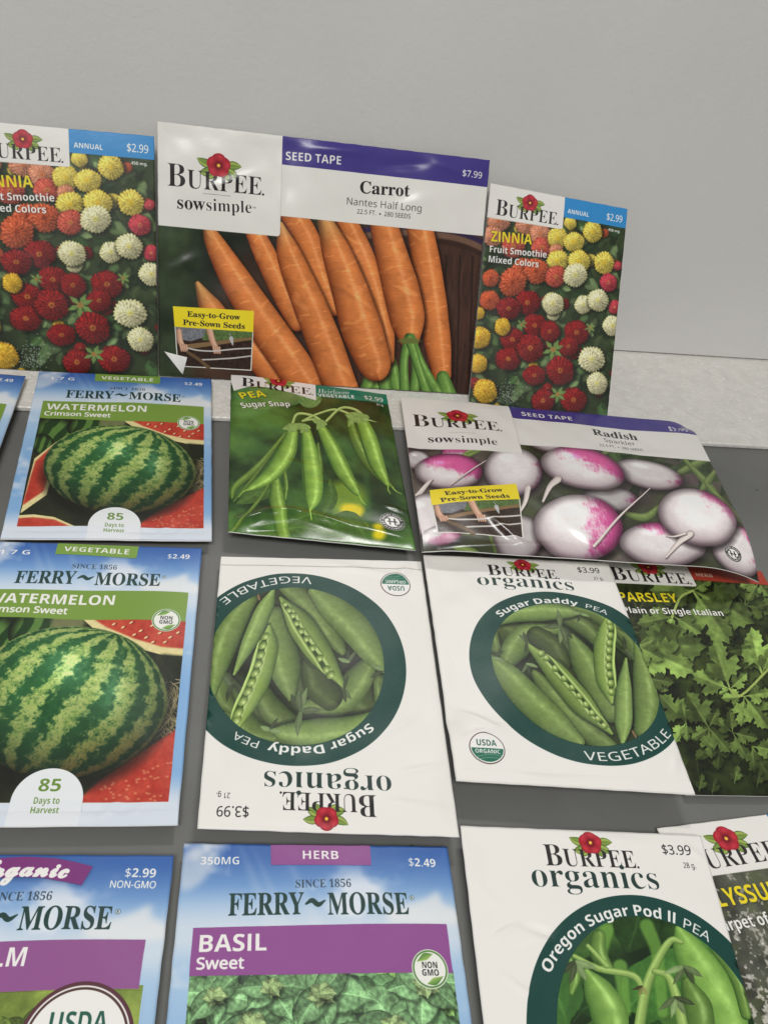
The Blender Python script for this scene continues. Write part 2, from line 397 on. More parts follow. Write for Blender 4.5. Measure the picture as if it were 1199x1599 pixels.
def sow_inset(A, q):
    """yellow planting tag with its small picture; q = its four corners, and the lower edge of the yellow band"""
    (tl, tr, br, bl), (yl, yr) = q
    tl, tr, br, bl, yl, yr = (np.array(v, float) for v in (tl, tr, br, bl, yl, yr))
    L = lambda u, v: tuple((yl*(1 - u) + yr*u)*(1 - v) + (bl*(1 - u) + br*u)*v)
    A.poly([yl, yr, br, bl], rgb(236, 234, 226))
    i = [L(.012, .0), L(.988, .0), L(.985, .975), L(.015, .975)]
    n = A.noise(.9, 77, 3)
    A.poly(i, lambda sl: mix(rgb(30, 20, 16), rgb(78, 54, 42), n[sl]))
    A.poly([L(.3, 0), L(.988, 0), L(.988, .22), L(.35, .3)], lambda sl: mix(rgb(60, 84, 40), rgb(120, 146, 84), n[sl]))
    A.poly([L(.15, .42), L(.985, .13), L(.985, .2), L(.15, .55)], rgb(140, 110, 76))
    A.poly([L(.012, 0), L(.4, 0), L(.36, .22), L(.2, .34), L(.012, .3)], lambda sl: mix(rgb(96, 98, 106), rgb(150, 152, 158), n[sl]))
    skin = pod(rgb(224, 178, 150), rgb(140, 92, 70), hl=.1)
    A.blade([L(.05, .1), L(.06, .35), L(.1, .5)], [9, 10, 8], skin); A.blade([L(.44, 0), L(.48, .3), L(.53, .5)], [11, 10, 9], skin)
    for u, v in ((.1, .5), (.53, .5)):
        for k in range(4): A.blade([L(u - .04 + .025*k, v - .05), L(u - .03 + .025*k, v + .1)], [4, 2.5], skin, n=4)
    A.blade([L(.7, .05), L(.72, .2)], [1.5, 1.5], rgb(150, 150, 150), n=3); A.blade([L(.72, .2), L(.74, .36)], [7, 2], rgb(196, 198, 200), n=4)
    A.blade([L(.16, .52), L(.3, .56), L(.5, .55), L(.75, .47), L(.98, .42)], [2.2, 2.6, 2.2, 2.6, 2.2], rgb(214, 210, 204))
    A.blade([L(.3, .8), L(.5, .76), L(.75, .7), L(.98, .62)], [2.6, 2.4, 2.6, 2.2], rgb(206, 202, 196))
    A.blade([L(.15, .62), L(.3, .8), L(.42, .98)], [5, 6, 6], rgb(108, 84, 58))
    A.poly([tl, tr, yr, yl], rgb(250, 228, 44))
    P = lambda u, v: tuple((tl*(1 - u) + tr*u)*(1 - v) + (yl*(1 - u) + yr*u)*v)
    A.text('Easy-to-Grow', 'serif', P(.17, .46), P(.83, .46), P(.17, .20), INK, offset=.008)
    A.text('Pre-Sown Seeds', 'serif', P(.11, .88), P(.89, .88), P(.11, .62), INK, offset=.008)

def sow_header(A, title, sub, pos):
    """header of the two wide packets, in millimetres; pos = panel and strip sizes"""
    B = A.mm(); pw, ph, sh, wh = pos
    B.poly([(pw - 1, 0), (167, 0), (167, wh), (pw - 1, wh)], CREAM)
    B.poly([(pw, 0), (167, 0), (167, sh), (pw, sh)], rgb(72, 62, 140))
    B.poly([(0, 0), (pw, 0), (pw, ph - 1.5), (pw - .5, ph - .4), (pw - 1.6, ph), (0, ph)], CREAM)
    B.poly([(pw, sh), (pw + .12, sh), (pw + .12, ph - 1), (pw, ph - 1)], rgb(200, 198, 192))
    return B

def carrot(A, pts, hw, sd, tipw=.0, c1=(236, 140, 74), c2=(112, 46, 14)):
    r = np.random.default_rng(sd); ns = A.noise(6, sd, 3); k = r.uniform(0, 9)
    fine = A.noise(.7, sd + 50, 2, ax=6)
    def col(t, q, sl):
        a = np.clip(np.abs(q), 0, 1); z = np.sqrt(1 - a*a*.97); g = np.clip(z*.95 + .02 - .26*q, 0, 1.08)
        o = mix(rgb(*c2), rgb(*c1), g)*(.9 + .2*ns[sl] + .07*(fine[sl] - .5))[..., None]
        ring = np.sin(t*46 + 3*np.sin(t*13 + k) + q*.9 + k); ring2 = np.sin(t*29 + 2*np.sin(t*17 + k*2) - q*.7)
        seg = sstep(.1, .4, np.sin(q*5 + t*37 + k))*sstep(1.0, .7, a)
        o = o + (sstep(.95, 1, ring)*seg*.10 + sstep(.96, 1, ring2)*(1 - seg)*.08)[..., None]*np.array([1, .9, .7], np.float32)
        o = o*(1 - .07*sstep(.93, 1, -ring)*seg)[..., None]
        o = o + (np.exp(-((q + .3)/.13)**2)*.15*(.3 + .7*fine[sl]))[..., None]
        if tipw: o = mix(o, rgb(226, 176, 110)*g[..., None].clip(.5, 1), sstep(tipw, 0, t)*.75)
        return o
    hw = np.array(hw)*.93
    A.blade(np.array(pts) + [[7, 8]], hw*1.04, rgb(24, 10, 4), alpha=.75, soft=15)
    A.blade(pts, hw, col, n=44)

def art_carrot():
    A = Art(167, 122, [(35, 21), (1165, 153), (1092, 954), (41, 889)], 2)
    n = A.noise(26, 3, 4); n2 = A.noise(3, 8, 3, ax=.4, ay=3)
    A.I[:] = mix(rgb(24, 32, 22), rgb(76, 96, 62), sstep(.2, .85, n))
    A.poly([(250, 560), (420, 420), (700, 360), (1160, 360), (1160, 1000), (200, 1000)], lambda sl: mix(rgb(44, 30, 24), rgb(92, 66, 50), n[sl]), soft=40, round_=True)
    A.poly([(730, 380), (850, 372), (1000, 385), (1100, 410), (1160, 440), (1160, 1000), (700, 1000)], lambda sl: mix(rgb(40, 26, 22), rgb(98, 66, 54), .6*n2[sl] + .4*n[sl]), soft=3)
    for d, c, w in ((0, rgb(52, 40, 74), 9), (20, rgb(120, 90, 74), 10), (42, rgb(60, 40, 32), 8)):
        A.blade([(730, 392 + d), (860, 380 + d), (1010, 392 + d), (1100, 416 + d), (1170, 452 + d)], [w, w, w, w], c, soft=5)
    for x in (1015, 1062, 1105): A.blade([(x, 480), (x - 12, 960)], [2, 2], rgb(30, 20, 16), soft=4, alpha=.8)
    g1, g2 = rgb(120, 164, 76), rgb(30, 60, 26); stem = lambda q=0: pod(g1, g2, A, hl=.18, sd=q)
    carrot(A, [(490, 335), (540, 430), (585, 560), (625, 650)], [46, 48, 45, 40], 11)
    carrot(A, [(335, 340), (395, 470), (450, 590), (505, 705)], [28, 40, 42, 36], 12)
    for p, q in (((830, 850), (845, 945)), ((808, 850), (800, 945))): A.blade([(822, 830), p, q], [14, 18, 20], stem(1), n=8)
    carrot(A, [(665, 345), (722, 470), (765, 600), (800, 740), (822, 835)], [38, 44, 46, 40, 16], 13)
    carrot(A, [(915, 345), (945, 500), (968, 640), (985, 780), (1000, 885)], [46, 53, 53, 50, 34], 14)
    A.blade([(1003, 895), (1022, 960)], [22, 30], stem(2), n=6)
    carrot(A, [(170, 575), (215, 660), (270, 740), (330, 800)], [10, 42, 50, 50], 15, tipw=.5)
    carrot(A, [(345, 790), (420, 880), (500, 960)], [50, 48, 46], 16)
    carrot(A, [(196, 362), (225, 430), (300, 565), (400, 720), (490, 850), (560, 960)], [6, 34, 56, 66, 68, 66], 17, tipw=.3)
    carrot(A, [(450, 372), (480, 480), (545, 640), (600, 780), (665, 960)], [10, 46, 60, 64, 62], 18, tipw=.25)
    for p, q in (((775, 900), (770, 960)), ((795, 890), (812, 960)), ((755, 900), (735, 950))): A.blade([(772, 855), p, q], [20, 22, 20], stem(3), n=8)
    carrot(A, [(598, 352), (640, 470), (685, 600), (725, 730), (768, 845), (776, 875)], [26, 54, 66, 76, 62, 30], 19, tipw=.2)
    carrot(A, [(795, 350), (825, 470), (858, 590), (880, 690), (888, 765)], [48, 58, 68, 66, 36], 20)
    for pts in ([(885, 760), (870, 840), (872, 950)], [(890, 760), (910, 850), (905, 950)], [(893, 760), (930, 850), (990, 955)], [(888, 765), (925, 880), (950, 955)]):
        A.blade(pts, [16, 14, 18], stem(4), n=10)
    A.ell((888, 770), 36, 10, rgb(110, 120, 60), soft=5)
    A.grain(.06, .8, 91)
    B = sow_header(A, 'Carrot', '', (59.6, 47.6, 13.2, 37.6))
    p, q = A.m([(68, 243)])[0]/8, A.m([(396, 272)])[0]/8; burpee_logo(B, p[0], .5*(p[1] + q[1]), q[0] - p[0])
    A.poly([(188, 266), (282, 275), (282, 277), (188, 268)], rgb(160, 158, 154))
    A.text('sow', 'serif', (102, 318), (196, 325), (102, 288), INK, xh=True); A.text('simple', 'serif', (200, 325), (353, 334), (200, 297), INK, offset=-.006, xh=True)
    B.text('TM', 'sans', (45.6, 35.2), (47.2, 35.2), (45.6, 34.4), INK)
    A.text('SEED TAPE', 'bold', (468, 152), (655, 169), (468, 123), WHITE, offset=-.005)
    A.text('$7.99', 'sans', (1068, 208), (1136, 216), (1068, 186), WHITE, offset=.004)
    A.text('Carrot', 'serif', (720, 265), (888, 278), (720, 224), INK, offset=.004)
    A.text('Nantes Half Long', 'sans', (675, 304), (927, 330), (675, 280), rgb(84, 82, 80))
    A.text('22.5 FT.', 'sans', (710, 335), (774, 341), (710, 320), rgb(84, 82, 80), offset=.006); A.ell((788, 337), 3.2, 3.2, rgb(84, 82, 80)); A.text('280 SEEDS', 'sans', (802, 344), (890, 353), (802, 329), rgb(84, 82, 80), offset=.006)
    sow_inset(A, (((87, 652), (360, 668), (352, 873), (102, 858)), ((93, 722), (358, 740))))
    return A.image('carrot_print')

def ferry_base(A, tab, word, tx, green, title, sub, w0, price, net, bandtop=25.2):
    """sky border, coloured tab, brand lettering and name band shared by four packets, in millimetres"""
    B = A.mm(); v = A.V/A.h; n = A.noise(16, 31, 4, ax=1.6); n2 = A.noise(7, 32, 3)
    top, mid, low = rgb(58, 104, 178), rgb(176, 208, 238), rgb(120, 172, 226)
    g = mix(mix(top, rgb(140, 182, 228), sstep(0, .17, v)), rgb(232, 240, 247), sstep(.1, .22, v)*.8)
    e = mix(mid, low, sstep(.3, .6, v)*.7); g = mix(g, e, sstep(.24, .32, v)); g = mix(g, rgb(222, 231, 243), sstep(.84, .95, v))
    g = mix(g, rgb(240, 244, 250), sstep(.52, .74, .7*n + .3*n2)*.85*sstep(.03, .12, v + .25*(A.U < 14)))
    A.I[:] = g
    for x, w in ((20, 1.6), (24, .7), (33, 1.2)): B.poly([(x - 4, 0), (x - 4 + w*.6, 0), (x + 10 + w, 30), (x + 8 - w, 30)], WHITE, alpha=.14, soft=6)
    B.poly([(62, 20.5), (72, 17), (77, 14.5), (78, 18), (82, 20), (82, 24), (62, 24)], WHITE, alpha=.7, soft=8, round_=True)
    B.poly([(0, 3), (8, 2), (10, 5), (6, 12), (0, 14)], WHITE, alpha=.55, soft=8, round_=True)
    DK = rgb(36, 66, 62)
    B.text('SINCE 1856', 'serif', (33.6, 13.8), (50.2, 13.6), (33.6, 11.4), rgb(58, 76, 92), offset=-.004)
    for t, x0, x1 in (('FERRY', 14.3, 36.0), ('MORSE', 43.0, 67.2)):
        B.text(t, 'serif', (x0, 21.7), (x1, 21.5), (x0, 15.4), DK, offset=.004)
    B.blade([(36.6, 18.6), (38.4, 17.6), (40.2, 18.8), (42.2, 17.6)], [.3, .75, .75, .2], DK)
    B.ell((68.5, 16.6), .75, .75, DK); B.ell((68.5, 16.6), .62, .62, rgb(226, 236, 246)); B.text('R', 'bold', (68.2, 17.0), (68.85, 17.0), (68.2, 16.2), DK)
    if net: B.text(net, 'bold', (5.3, 6.6), (5.3 + 2.0*len(net) + 1.4, 6.6), (5.3, 4.2), WHITE, offset=-.008)
    B.text(price, 'bold', (68.8, 6.6), (77.4, 6.6), (68.8, 4.0), WHITE, offset=-.004)
    if tab: 
        B.poly([(26.0, 0), (57.0, 0), (56.8, 6.8), (26.2, 6.8)], green); n1 = len(tab)*2.75
        B.text(tab, 'bold', (41.3 - n1/2, 4.9), (41.3 + n1/2, 4.9), (41.3 - n1/2, 2.1), WHITE, offset=-.004)
    return B
def band(B, col, title, sub, y1, x1, xs):
    B.poly([(4.8, 25.0), (78.3, 24.2), (78.3, y1), (4.8, y1)], col)
    B.text(title, 'bold', (6.9, 31.6), (x1, 31.4), (6.9, 27.0), WHITE)
    B.text(sub, 'sans', (6.6, 36.1), (xs, 36.0), (6.6, 33.1), WHITE, offset=.014)
def nongmo(B, c, R):
    B.ell(c, R, R, rgb(232, 240, 222)); B.ell(c, R*.95, R*.95, rgb(92, 140, 72)); B.ell(c, R*.86, R*.86, rgb(246, 247, 240))
    lf = lambda t, s_, sl: mix(rgb(84, 136, 60), rgb(168, 200, 110), np.clip(.5 + .5*s_, 0, 1))
    B.blade([(c[0] - R*.7, c[1] - R*.35), (c[0] - R*.2, c[1] - R*.62), (c[0] + R*.25, c[1] - R*.75)], [0, R*.2, 0], lf)
    B.blade([(c[0] + R*.7, c[1] + R*.35), (c[0] + R*.2, c[1] + R*.62), (c[0] - R*.25, c[1] + R*.75)], [0, R*.2, 0], lf)
    B.text('NON', 'bold', (c[0] - R*.42, c[1] - R*.04), (c[0] + R*.42, c[1] - R*.04), (c[0] - R*.42, c[1] - R*.36), INK)
    B.text('GMO', 'bold', (c[0] - R*.46, c[1] + R*.34), (c[0] + R*.46, c[1] + R*.34), (c[0] - R*.46, c[1] + R*.02), INK)

def art_watermelon():
    A = Art(82, 116, [(212, 66), (1128, 110), (1134, 980), (3, 969)], 3)
    B = ferry_base(A, 'VEGETABLE', '', 0, rgb(126, 164, 70), '', '', 0, '$2.49', '1.7 G')
    sky = A.I.copy()
    n = A.noise(7, 5, 4); f = A.noise(1.4, 6, 3)
    clip = [(4.9, 38), (78.4, 38), (78.6, 108.6), (5.0, 108.6)]
    A.I[:] = mix(rgb(20, 24, 14), rgb(52, 58, 32), n)
    dm = lambda a, b, r, sl: mix(mix(rgb(28, 62, 26), rgb(92, 132, 60), sstep(.35, .7, .5 + .5*np.cos(a*9 + b*3 + 2*n[sl]))), rgb(14, 26, 12), sstep(.5, 1.05, r))
    A.ell((300, 410), 120, 95, dm, rot=20); A.ell((470, 380), 110, 75, dm); A.ell((230, 470), 60, 60, dm); A.ell((600, 350), 70, 40, rgb(120, 124, 82), soft=12)
    red = lambda sl: mix(rgb(168, 34, 24), rgb(226, 100, 74), np.clip(.1 + .75*n[sl] + .35*(f[sl] - .5), 0, 1))
    rind, pale = rgb(60, 92, 40), rgb(236, 222, 160)
    A.poly([(650, 335), (1100, 335), (1100, 470), (1010, 466), (880, 440), (740, 395)], pale, round_=False); A.poly([(690, 335), (1100, 335), (1100, 446), (1000, 440), (880, 412), (760, 370)], red, soft=2)
    A.poly([(1000, 462), (1100, 470), (1100, 560), (1040, 560)], rgb(24, 32, 16), soft=4)
    for x, y in ((790, 362), (830, 374), (862, 360), (905, 388), (950, 372), (930, 410), (985, 396), (1030, 410), (1060, 395), (1010, 425), (880, 400), (960, 425)):
        A.ell((x + 5, y + 1), 9, 3.2, rgb(110, 16, 12), rot=-20); A.ell((x, y), 8, 3.2, rgb(244, 214, 160), rot=-20)
    A.poly([(385, 430), (300, 455), (185, 545), (110, 830), (250, 735), (300, 560)], pale); A.poly([(365, 440), (290, 468), (190, 560), (120, 790), (235, 715), (280, 560)], red, soft=2)
    A.poly([(90, 840), (180, 838), (290, 855), (400, 905), (80, 925)], pale); A.poly([(90, 856), (180, 853), (290, 868), (372, 905), (80, 925)], red, soft=2)
    for i in range(90):
        x, y = A.rng.uniform(1035, 1100), A.rng.uniform(540, 720); a = A.rng.uniform(0, 3.1); l = A.rng.uniform(20, 60)
        A.blade([(x, y), (x + l*.5*math.cos(a) + 5, y + l*.5*math.sin(a)), (x + l*math.cos(a), y + l*math.sin(a))], [1.2, 1.6, 1], mix(rgb(110, 98, 66), rgb(196, 184, 142), float(A.rng.random())), n=5)
    A.poly([(1110, 690), (1110, 925), (700, 925), (800, 850), (900, 800), (1000, 745)], red, soft=3)
    for i in range(40):
        x = A.rng.uniform(820, 1090); y = A.rng.uniform(790 + (1090 - x)*.25, 910); A.ell((x, y), 5, 2.4, rgb(250, 196, 140), alpha=.6, soft=3)
    wob = A.noise(6.5, 9, 4); fine = A.noise(1.9, 10, 4); spk = A.noise(.7, 12, 2)
    ax = np.array([.36, -.92, .10]); ax = ax/np.linalg.norm(ax); e1 = np.cross(ax, [0, 0, 1.0]); e1 /= np.linalg.norm(e1); e2 = np.cross(ax, e1)
    def melon(a, b, r, sl):
        z = np.sqrt(np.clip(1 - a*a - b*b, 0, 1)); P = np.stack([a, b, z], -1)
        ph = np.arctan2(P @ e2, P @ e1); h = P @ ax
        w = np.cos(ph*15 + 1.7*(wob[sl] - .5) + .5 + .35*np.sin(h*5))
        w = w + 3.2*(fine[sl] - .5) + 1.5*(spk[sl] - .5)
        lt = sstep(-.55, .62, w + .06)
        dk = mix(rgb(26, 74, 38), rgb(56, 122, 66), .5*wob[sl] + .5*fine[sl]); lg = mix(rgb(142, 182, 84), rgb(204, 214, 132), fine[sl])
        lg = mix(lg, rgb(196, 152, 70), sstep(.25, .95, b*.75 + a*.35)*.8); lg = mix(lg, dk, sstep(.55, .75, spk[sl])*.42)
        o = mix(dk, lg, lt); sh = np.clip(.44 + .76*(z*.72 - .38*b - .1*a), .2, 1.15)
        o = o*sh[..., None]
        hl = np.exp(-(((a + .06)/.2)**2 + ((b + .42)/.22)**2))*.30 + np.exp(-(((a - .42)/.13)**2 + ((b + .15)/.3)**2))*.22
        return o + (hl*(.4 + .8*fine[sl]))[..., None]*np.array([.8, .95, .85], np.float32)
    A.ell((640, 640), 425, 245, rgb(10, 12, 6), alpha=.6, soft=30)
    A.ell((640, 603), 407, 238, melon, rot=4)
    A.grain(.10, .7, 92)
    pic = A.I.copy(); A.I[:] = sky
    B.poly(clip, lambda sl: pic[sl])
    band(B, rgb(126, 160, 66), 'WATERMELON', 'Crimson Sweet', 38.4, 51.6, 35.6)
    B.poly([(5, 108.6), (78.6, 108.6), (78.6, 109), (5, 109)], WHITE, alpha=.5)
    nongmo(B, (71.3, 38.3), 5.2)
    B.ell((42.6, 108.0), 10.4, 10.6, rgb(240, 244, 246)); B.poly([(32.2, 108), (53, 108), (53, 116), (32.2, 116)], rgb(236, 241, 246))
    G = rgb(110, 146, 60)
    B.text('85', 'bold', (39.4, 105.0), (45.8, 105.0), (39.4, 100.9), G); B.text('Days to', 'bold', (38.9, 109.0), (46.3, 109.0), (38.9, 106.9), G, offset=-.006)
    B.text('Harvest', 'bold', (38.6, 112.0), (46.6, 112.0), (38.6, 109.9), G, offset=-.006)
    return A.image('watermelon_print')

def heirloom_badge(A, c, rx, ry, rot=0):
    B = A
    B.ell(c, rx*1.0, ry*1.0, WHITE); B.ell(c, rx*.97, ry*.97, INK); B.ell(c, rx*.6, ry*.6, WHITE); 
    r = rx*.75
    B.ring_text('HEIRLOOM', 'bold', c, rx*.68, -75, 75, rx*.2, WHITE, ry=ry*.68)
    B.ring_text('FAVORITE', 'bold', c, rx*.89, 250, 110, rx*.2, WHITE, inside=True, ry=ry*.89)
    for k in (-1, 1): B.ell((c[0] + k*rx*.79, c[1] + ry*.12), rx*.06, ry*.06, WHITE)
    for x in (-.22, .2): B.poly([(c[0] + rx*(x - .07), c[1] - ry*.36), (c[0] + rx*(x + .07), c[1] - ry*.36), (c[0] + rx*(x + .07), c[1] + ry*.36), (c[0] + rx*(x - .07), c[1] + ry*.36)], INK)
    B.poly([(c[0] - rx*.44, c[1] - ry*.05), (c[0] + rx*.4, c[1] - ry*.05), (c[0] + rx*.4, c[1] + ry*.08), (c[0] - rx*.44, c[1] + ry*.08)], INK)
    B.blade([(c[0] - rx*.46, c[1] - ry*.3), (c[0] - rx*.36, c[1] - ry*.38), (c[0] - rx*.22, c[1] - ry*.33)], [rx*.05]*3, INK, n=6)
    B.blade([(c[0] + rx*.2, c[1] + ry*.33), (c[0] + rx*.36, c[1] + ry*.38), (c[0] + rx*.46, c[1] + ry*.26)], [rx*.05]*3, INK, n=6)

def art_pea():
    A = Art(82, 119, [(79, 49), (985, 174), (1158, 1090), (60, 984)], 4)
    n = A.noise(20, 3, 4); n2 = A.noise(6, 4, 3)
    A.I[:] = mix(rgb(26, 48, 24), rgb(92, 134, 62), sstep(.15, .8, n))
    A.poly([(640, 240), (900, 200), (1000, 500), (1030, 900), (900, 1000), (860, 600), (740, 420)], rgb(38, 52, 34), alpha=.75, soft=50, round_=True)
    A.poly([(90, 150), (160, 140), (420, 150), (380, 260), (110, 330)], lambda sl: mix(rgb(80, 130, 66), rgb(130, 172, 96), n2[sl]), alpha=.8, soft=14, round_=True)
    for p in ([(240, 450), (420, 380)], [(700, 330), (1010, 600)], [(120, 500), (400, 520)], [(870, 600), (880, 960)], [(420, 560), (880, 830)], [(600, 560), (1000, 470)], [(500, 960), (300, 560)]):
        A.blade(p, [14, 26, 12], rgb(70, 112, 54), alpha=.55, soft=26, n=4)
    A.ell((760, 800), 110, 110, rgb(150, 180, 60), alpha=.75, soft=50)
    for x, y, r in ((800, 875, 55), (835, 965, 35), (940, 965, 30), (760, 860, 40), (945, 1010, 36)): A.ell((x, y), r, r*.7, rgb(246, 222, 40), alpha=.9, soft=22)
    A.ell((540, 205), 70, 62, lambda a, b, r, sl: mix(rgb(150, 188, 112), rgb(86, 130, 70), np.clip(.5 + .5*np.cos(np.arctan2(b - .9, a)*16), 0, 1)*.6 + .3*n2[sl]), alpha=.9, soft=5)
    A.ell((430, 210), 66, 46, lambda a, b, r, sl: mix(rgb(140, 178, 110), rgb(80, 122, 66), n2[sl]), alpha=.85, soft=5)
    lp = rgb(116, 160, 72)
    for pts, w in (([(660, 960), (780, 940), (900, 1060)], 70), ([(420, 930), (560, 900), (680, 960)], 40), ([(120, 820), (260, 760), (420, 740)], 50), ([(620, 900), (670, 800), (660, 690)], 40), ([(300, 1030), (480, 960), (900, 1060)], 46)):
        A.blade(pts, [8, w, w*.8, 4], leafcol(lp*.72, A=A, sd=w), n=10)
    c1, c2 = rgb(146, 184, 78), rgb(40, 78, 26)
    P = lambda pts, w, k=1.0, **kw: A.blade(pts, w, pod(c1*k, c2*k, A, **kw), n=20)
    P([(80, 990), (180, 880), (300, 720), (420, 420)], [14, 12, 10, 8], .75, hl=.1)
    P([(85, 790), (110, 720), (250, 600), (400, 420)], [6, 22, 22, 8], .8, hl=.12); P([(95, 810), (200, 690), (330, 520)], [5, 14, 8], .7, hl=.1)
    P([(345, 690), (350, 800), (390, 1010)], [22, 46, 40], .92, bumps=5); P([(395, 640), (405, 720), (400, 800)], [10, 14, 8], .8)
    P([(775, 345), (815, 470), (900, 600), (985, 690), (1030, 730)], [22, 34, 36, 18, 4], .78); P([(1020, 725), (1045, 752), (1076, 768)], [4, 3, 2], 1.1)
    P([(838, 335), (885, 450), (935, 590), (985, 690), (1000, 722)], [34, 50, 46, 20, 4], 1.02, bumps=5, seam=.85); P([(998, 720), (998, 745), (1012, 768)], [4, 3, 2], 1.15)
    P([(440, 420), (405, 530), (320, 650), (215, 720), (170, 745)], [34, 58, 50, 24, 5], 1.05, bumps=5, hs=-.3, seam=-.85); P([(172, 742), (145, 760), (124, 786)], [4, 3, 2], 1.1)
    P([(590, 480), (600, 600), (610, 760)], [8, 22, 12], .72)
    P([(523, 420), (545, 560), (560, 700), (560, 790), (545, 868)], [30, 55, 62, 54, 8], 1.06, bumps=6, seam=.8); P([(543, 865), (545, 895), (553, 925)], [5, 4, 2], 1.3)
    P([(603, 378), (675, 510), (735, 630), (800, 740), (832, 786)], [24, 46, 48, 30, 5], 1.03, bumps=6, seam=-.8); P([(830, 785), (845, 815), (866, 838)], [4, 3, 2], 1.2)
    S = lambda pts, w=8: A.blade(pts, [w]*3, pod(rgb(186, 208, 128), rgb(84, 120, 52), hl=.1), n=14)
    S([(440, 370), (470, 308), (560, 318), (625, 362)]); S([(500, 350), (600, 300), (690, 275), (780, 305)], 7); S([(640, 348), (720, 268), (800, 272), (855, 312)]); S([(500, 350), (560, 340), (620, 350)], 6)
    for cx, cy, sc in ((440, 382, 1), (512, 385, .95), (606, 362, .9), (800, 325, 1.1), (845, 318, 1.1)):
        for a in (10, 62, 118, 165, 205):
            a = math.radians(a); L = (50 + 22*math.sin(a*3 + cx))*sc
            A.blade([(cx, cy - 12), (cx + L*.5*math.cos(a), cy + L*.4*math.sin(a)), (cx + L*math.cos(a), cy + L*.8*math.sin(a))], [8, 15*sc, 0], leafcol(rgb(146, 178, 100), A=A), n=7)
    A.blade([(870, 335), (905, 345), (932, 352)], [6, 3, 1], rgb(170, 198, 120))
    A.grain(.07, .9, 93, 1.05)
    WH = [(60, 40), (577, 118), (580, 218), (540, 206), (430, 168), (330, 144), (240, 133), (170, 138), (96, 160)]
    A.poly(WH, CREAM)
    A.poly([(577, 118), (1000, 165), (1000, 238), (580, 190)], rgb(32, 130, 104))
    burpee_logo(A, 5.2, 10.9, 37.4)
    A.text('Heirloom', 'ital', (592, 168), (775, 181), (592, 143), WHITE, offset=-.01)
    A.text('VEGETABLE', 'bold', (592, 192), (803, 206), (592, 173), WHITE)
    A.text('$2.99', 'sans', (862, 211), (968, 223), (862, 186), WHITE, offset=.005); A.text('21 g.', 'bold', (930, 245), (972, 250), (930, 233), WHITE)
    A.text('PEA', 'bold', (143, 212), (292, 198), (143, 170), YEL, shadow=4); A.text('Sugar Snap', 'bold', (148, 270), (430, 262), (148, 238), WHITE, shadow=4, arc=.03)
    B = A.mm(); heirloom_badge(B, (73.2, 103.2), 5.6, 5.6)
    return A.image('pea_print')

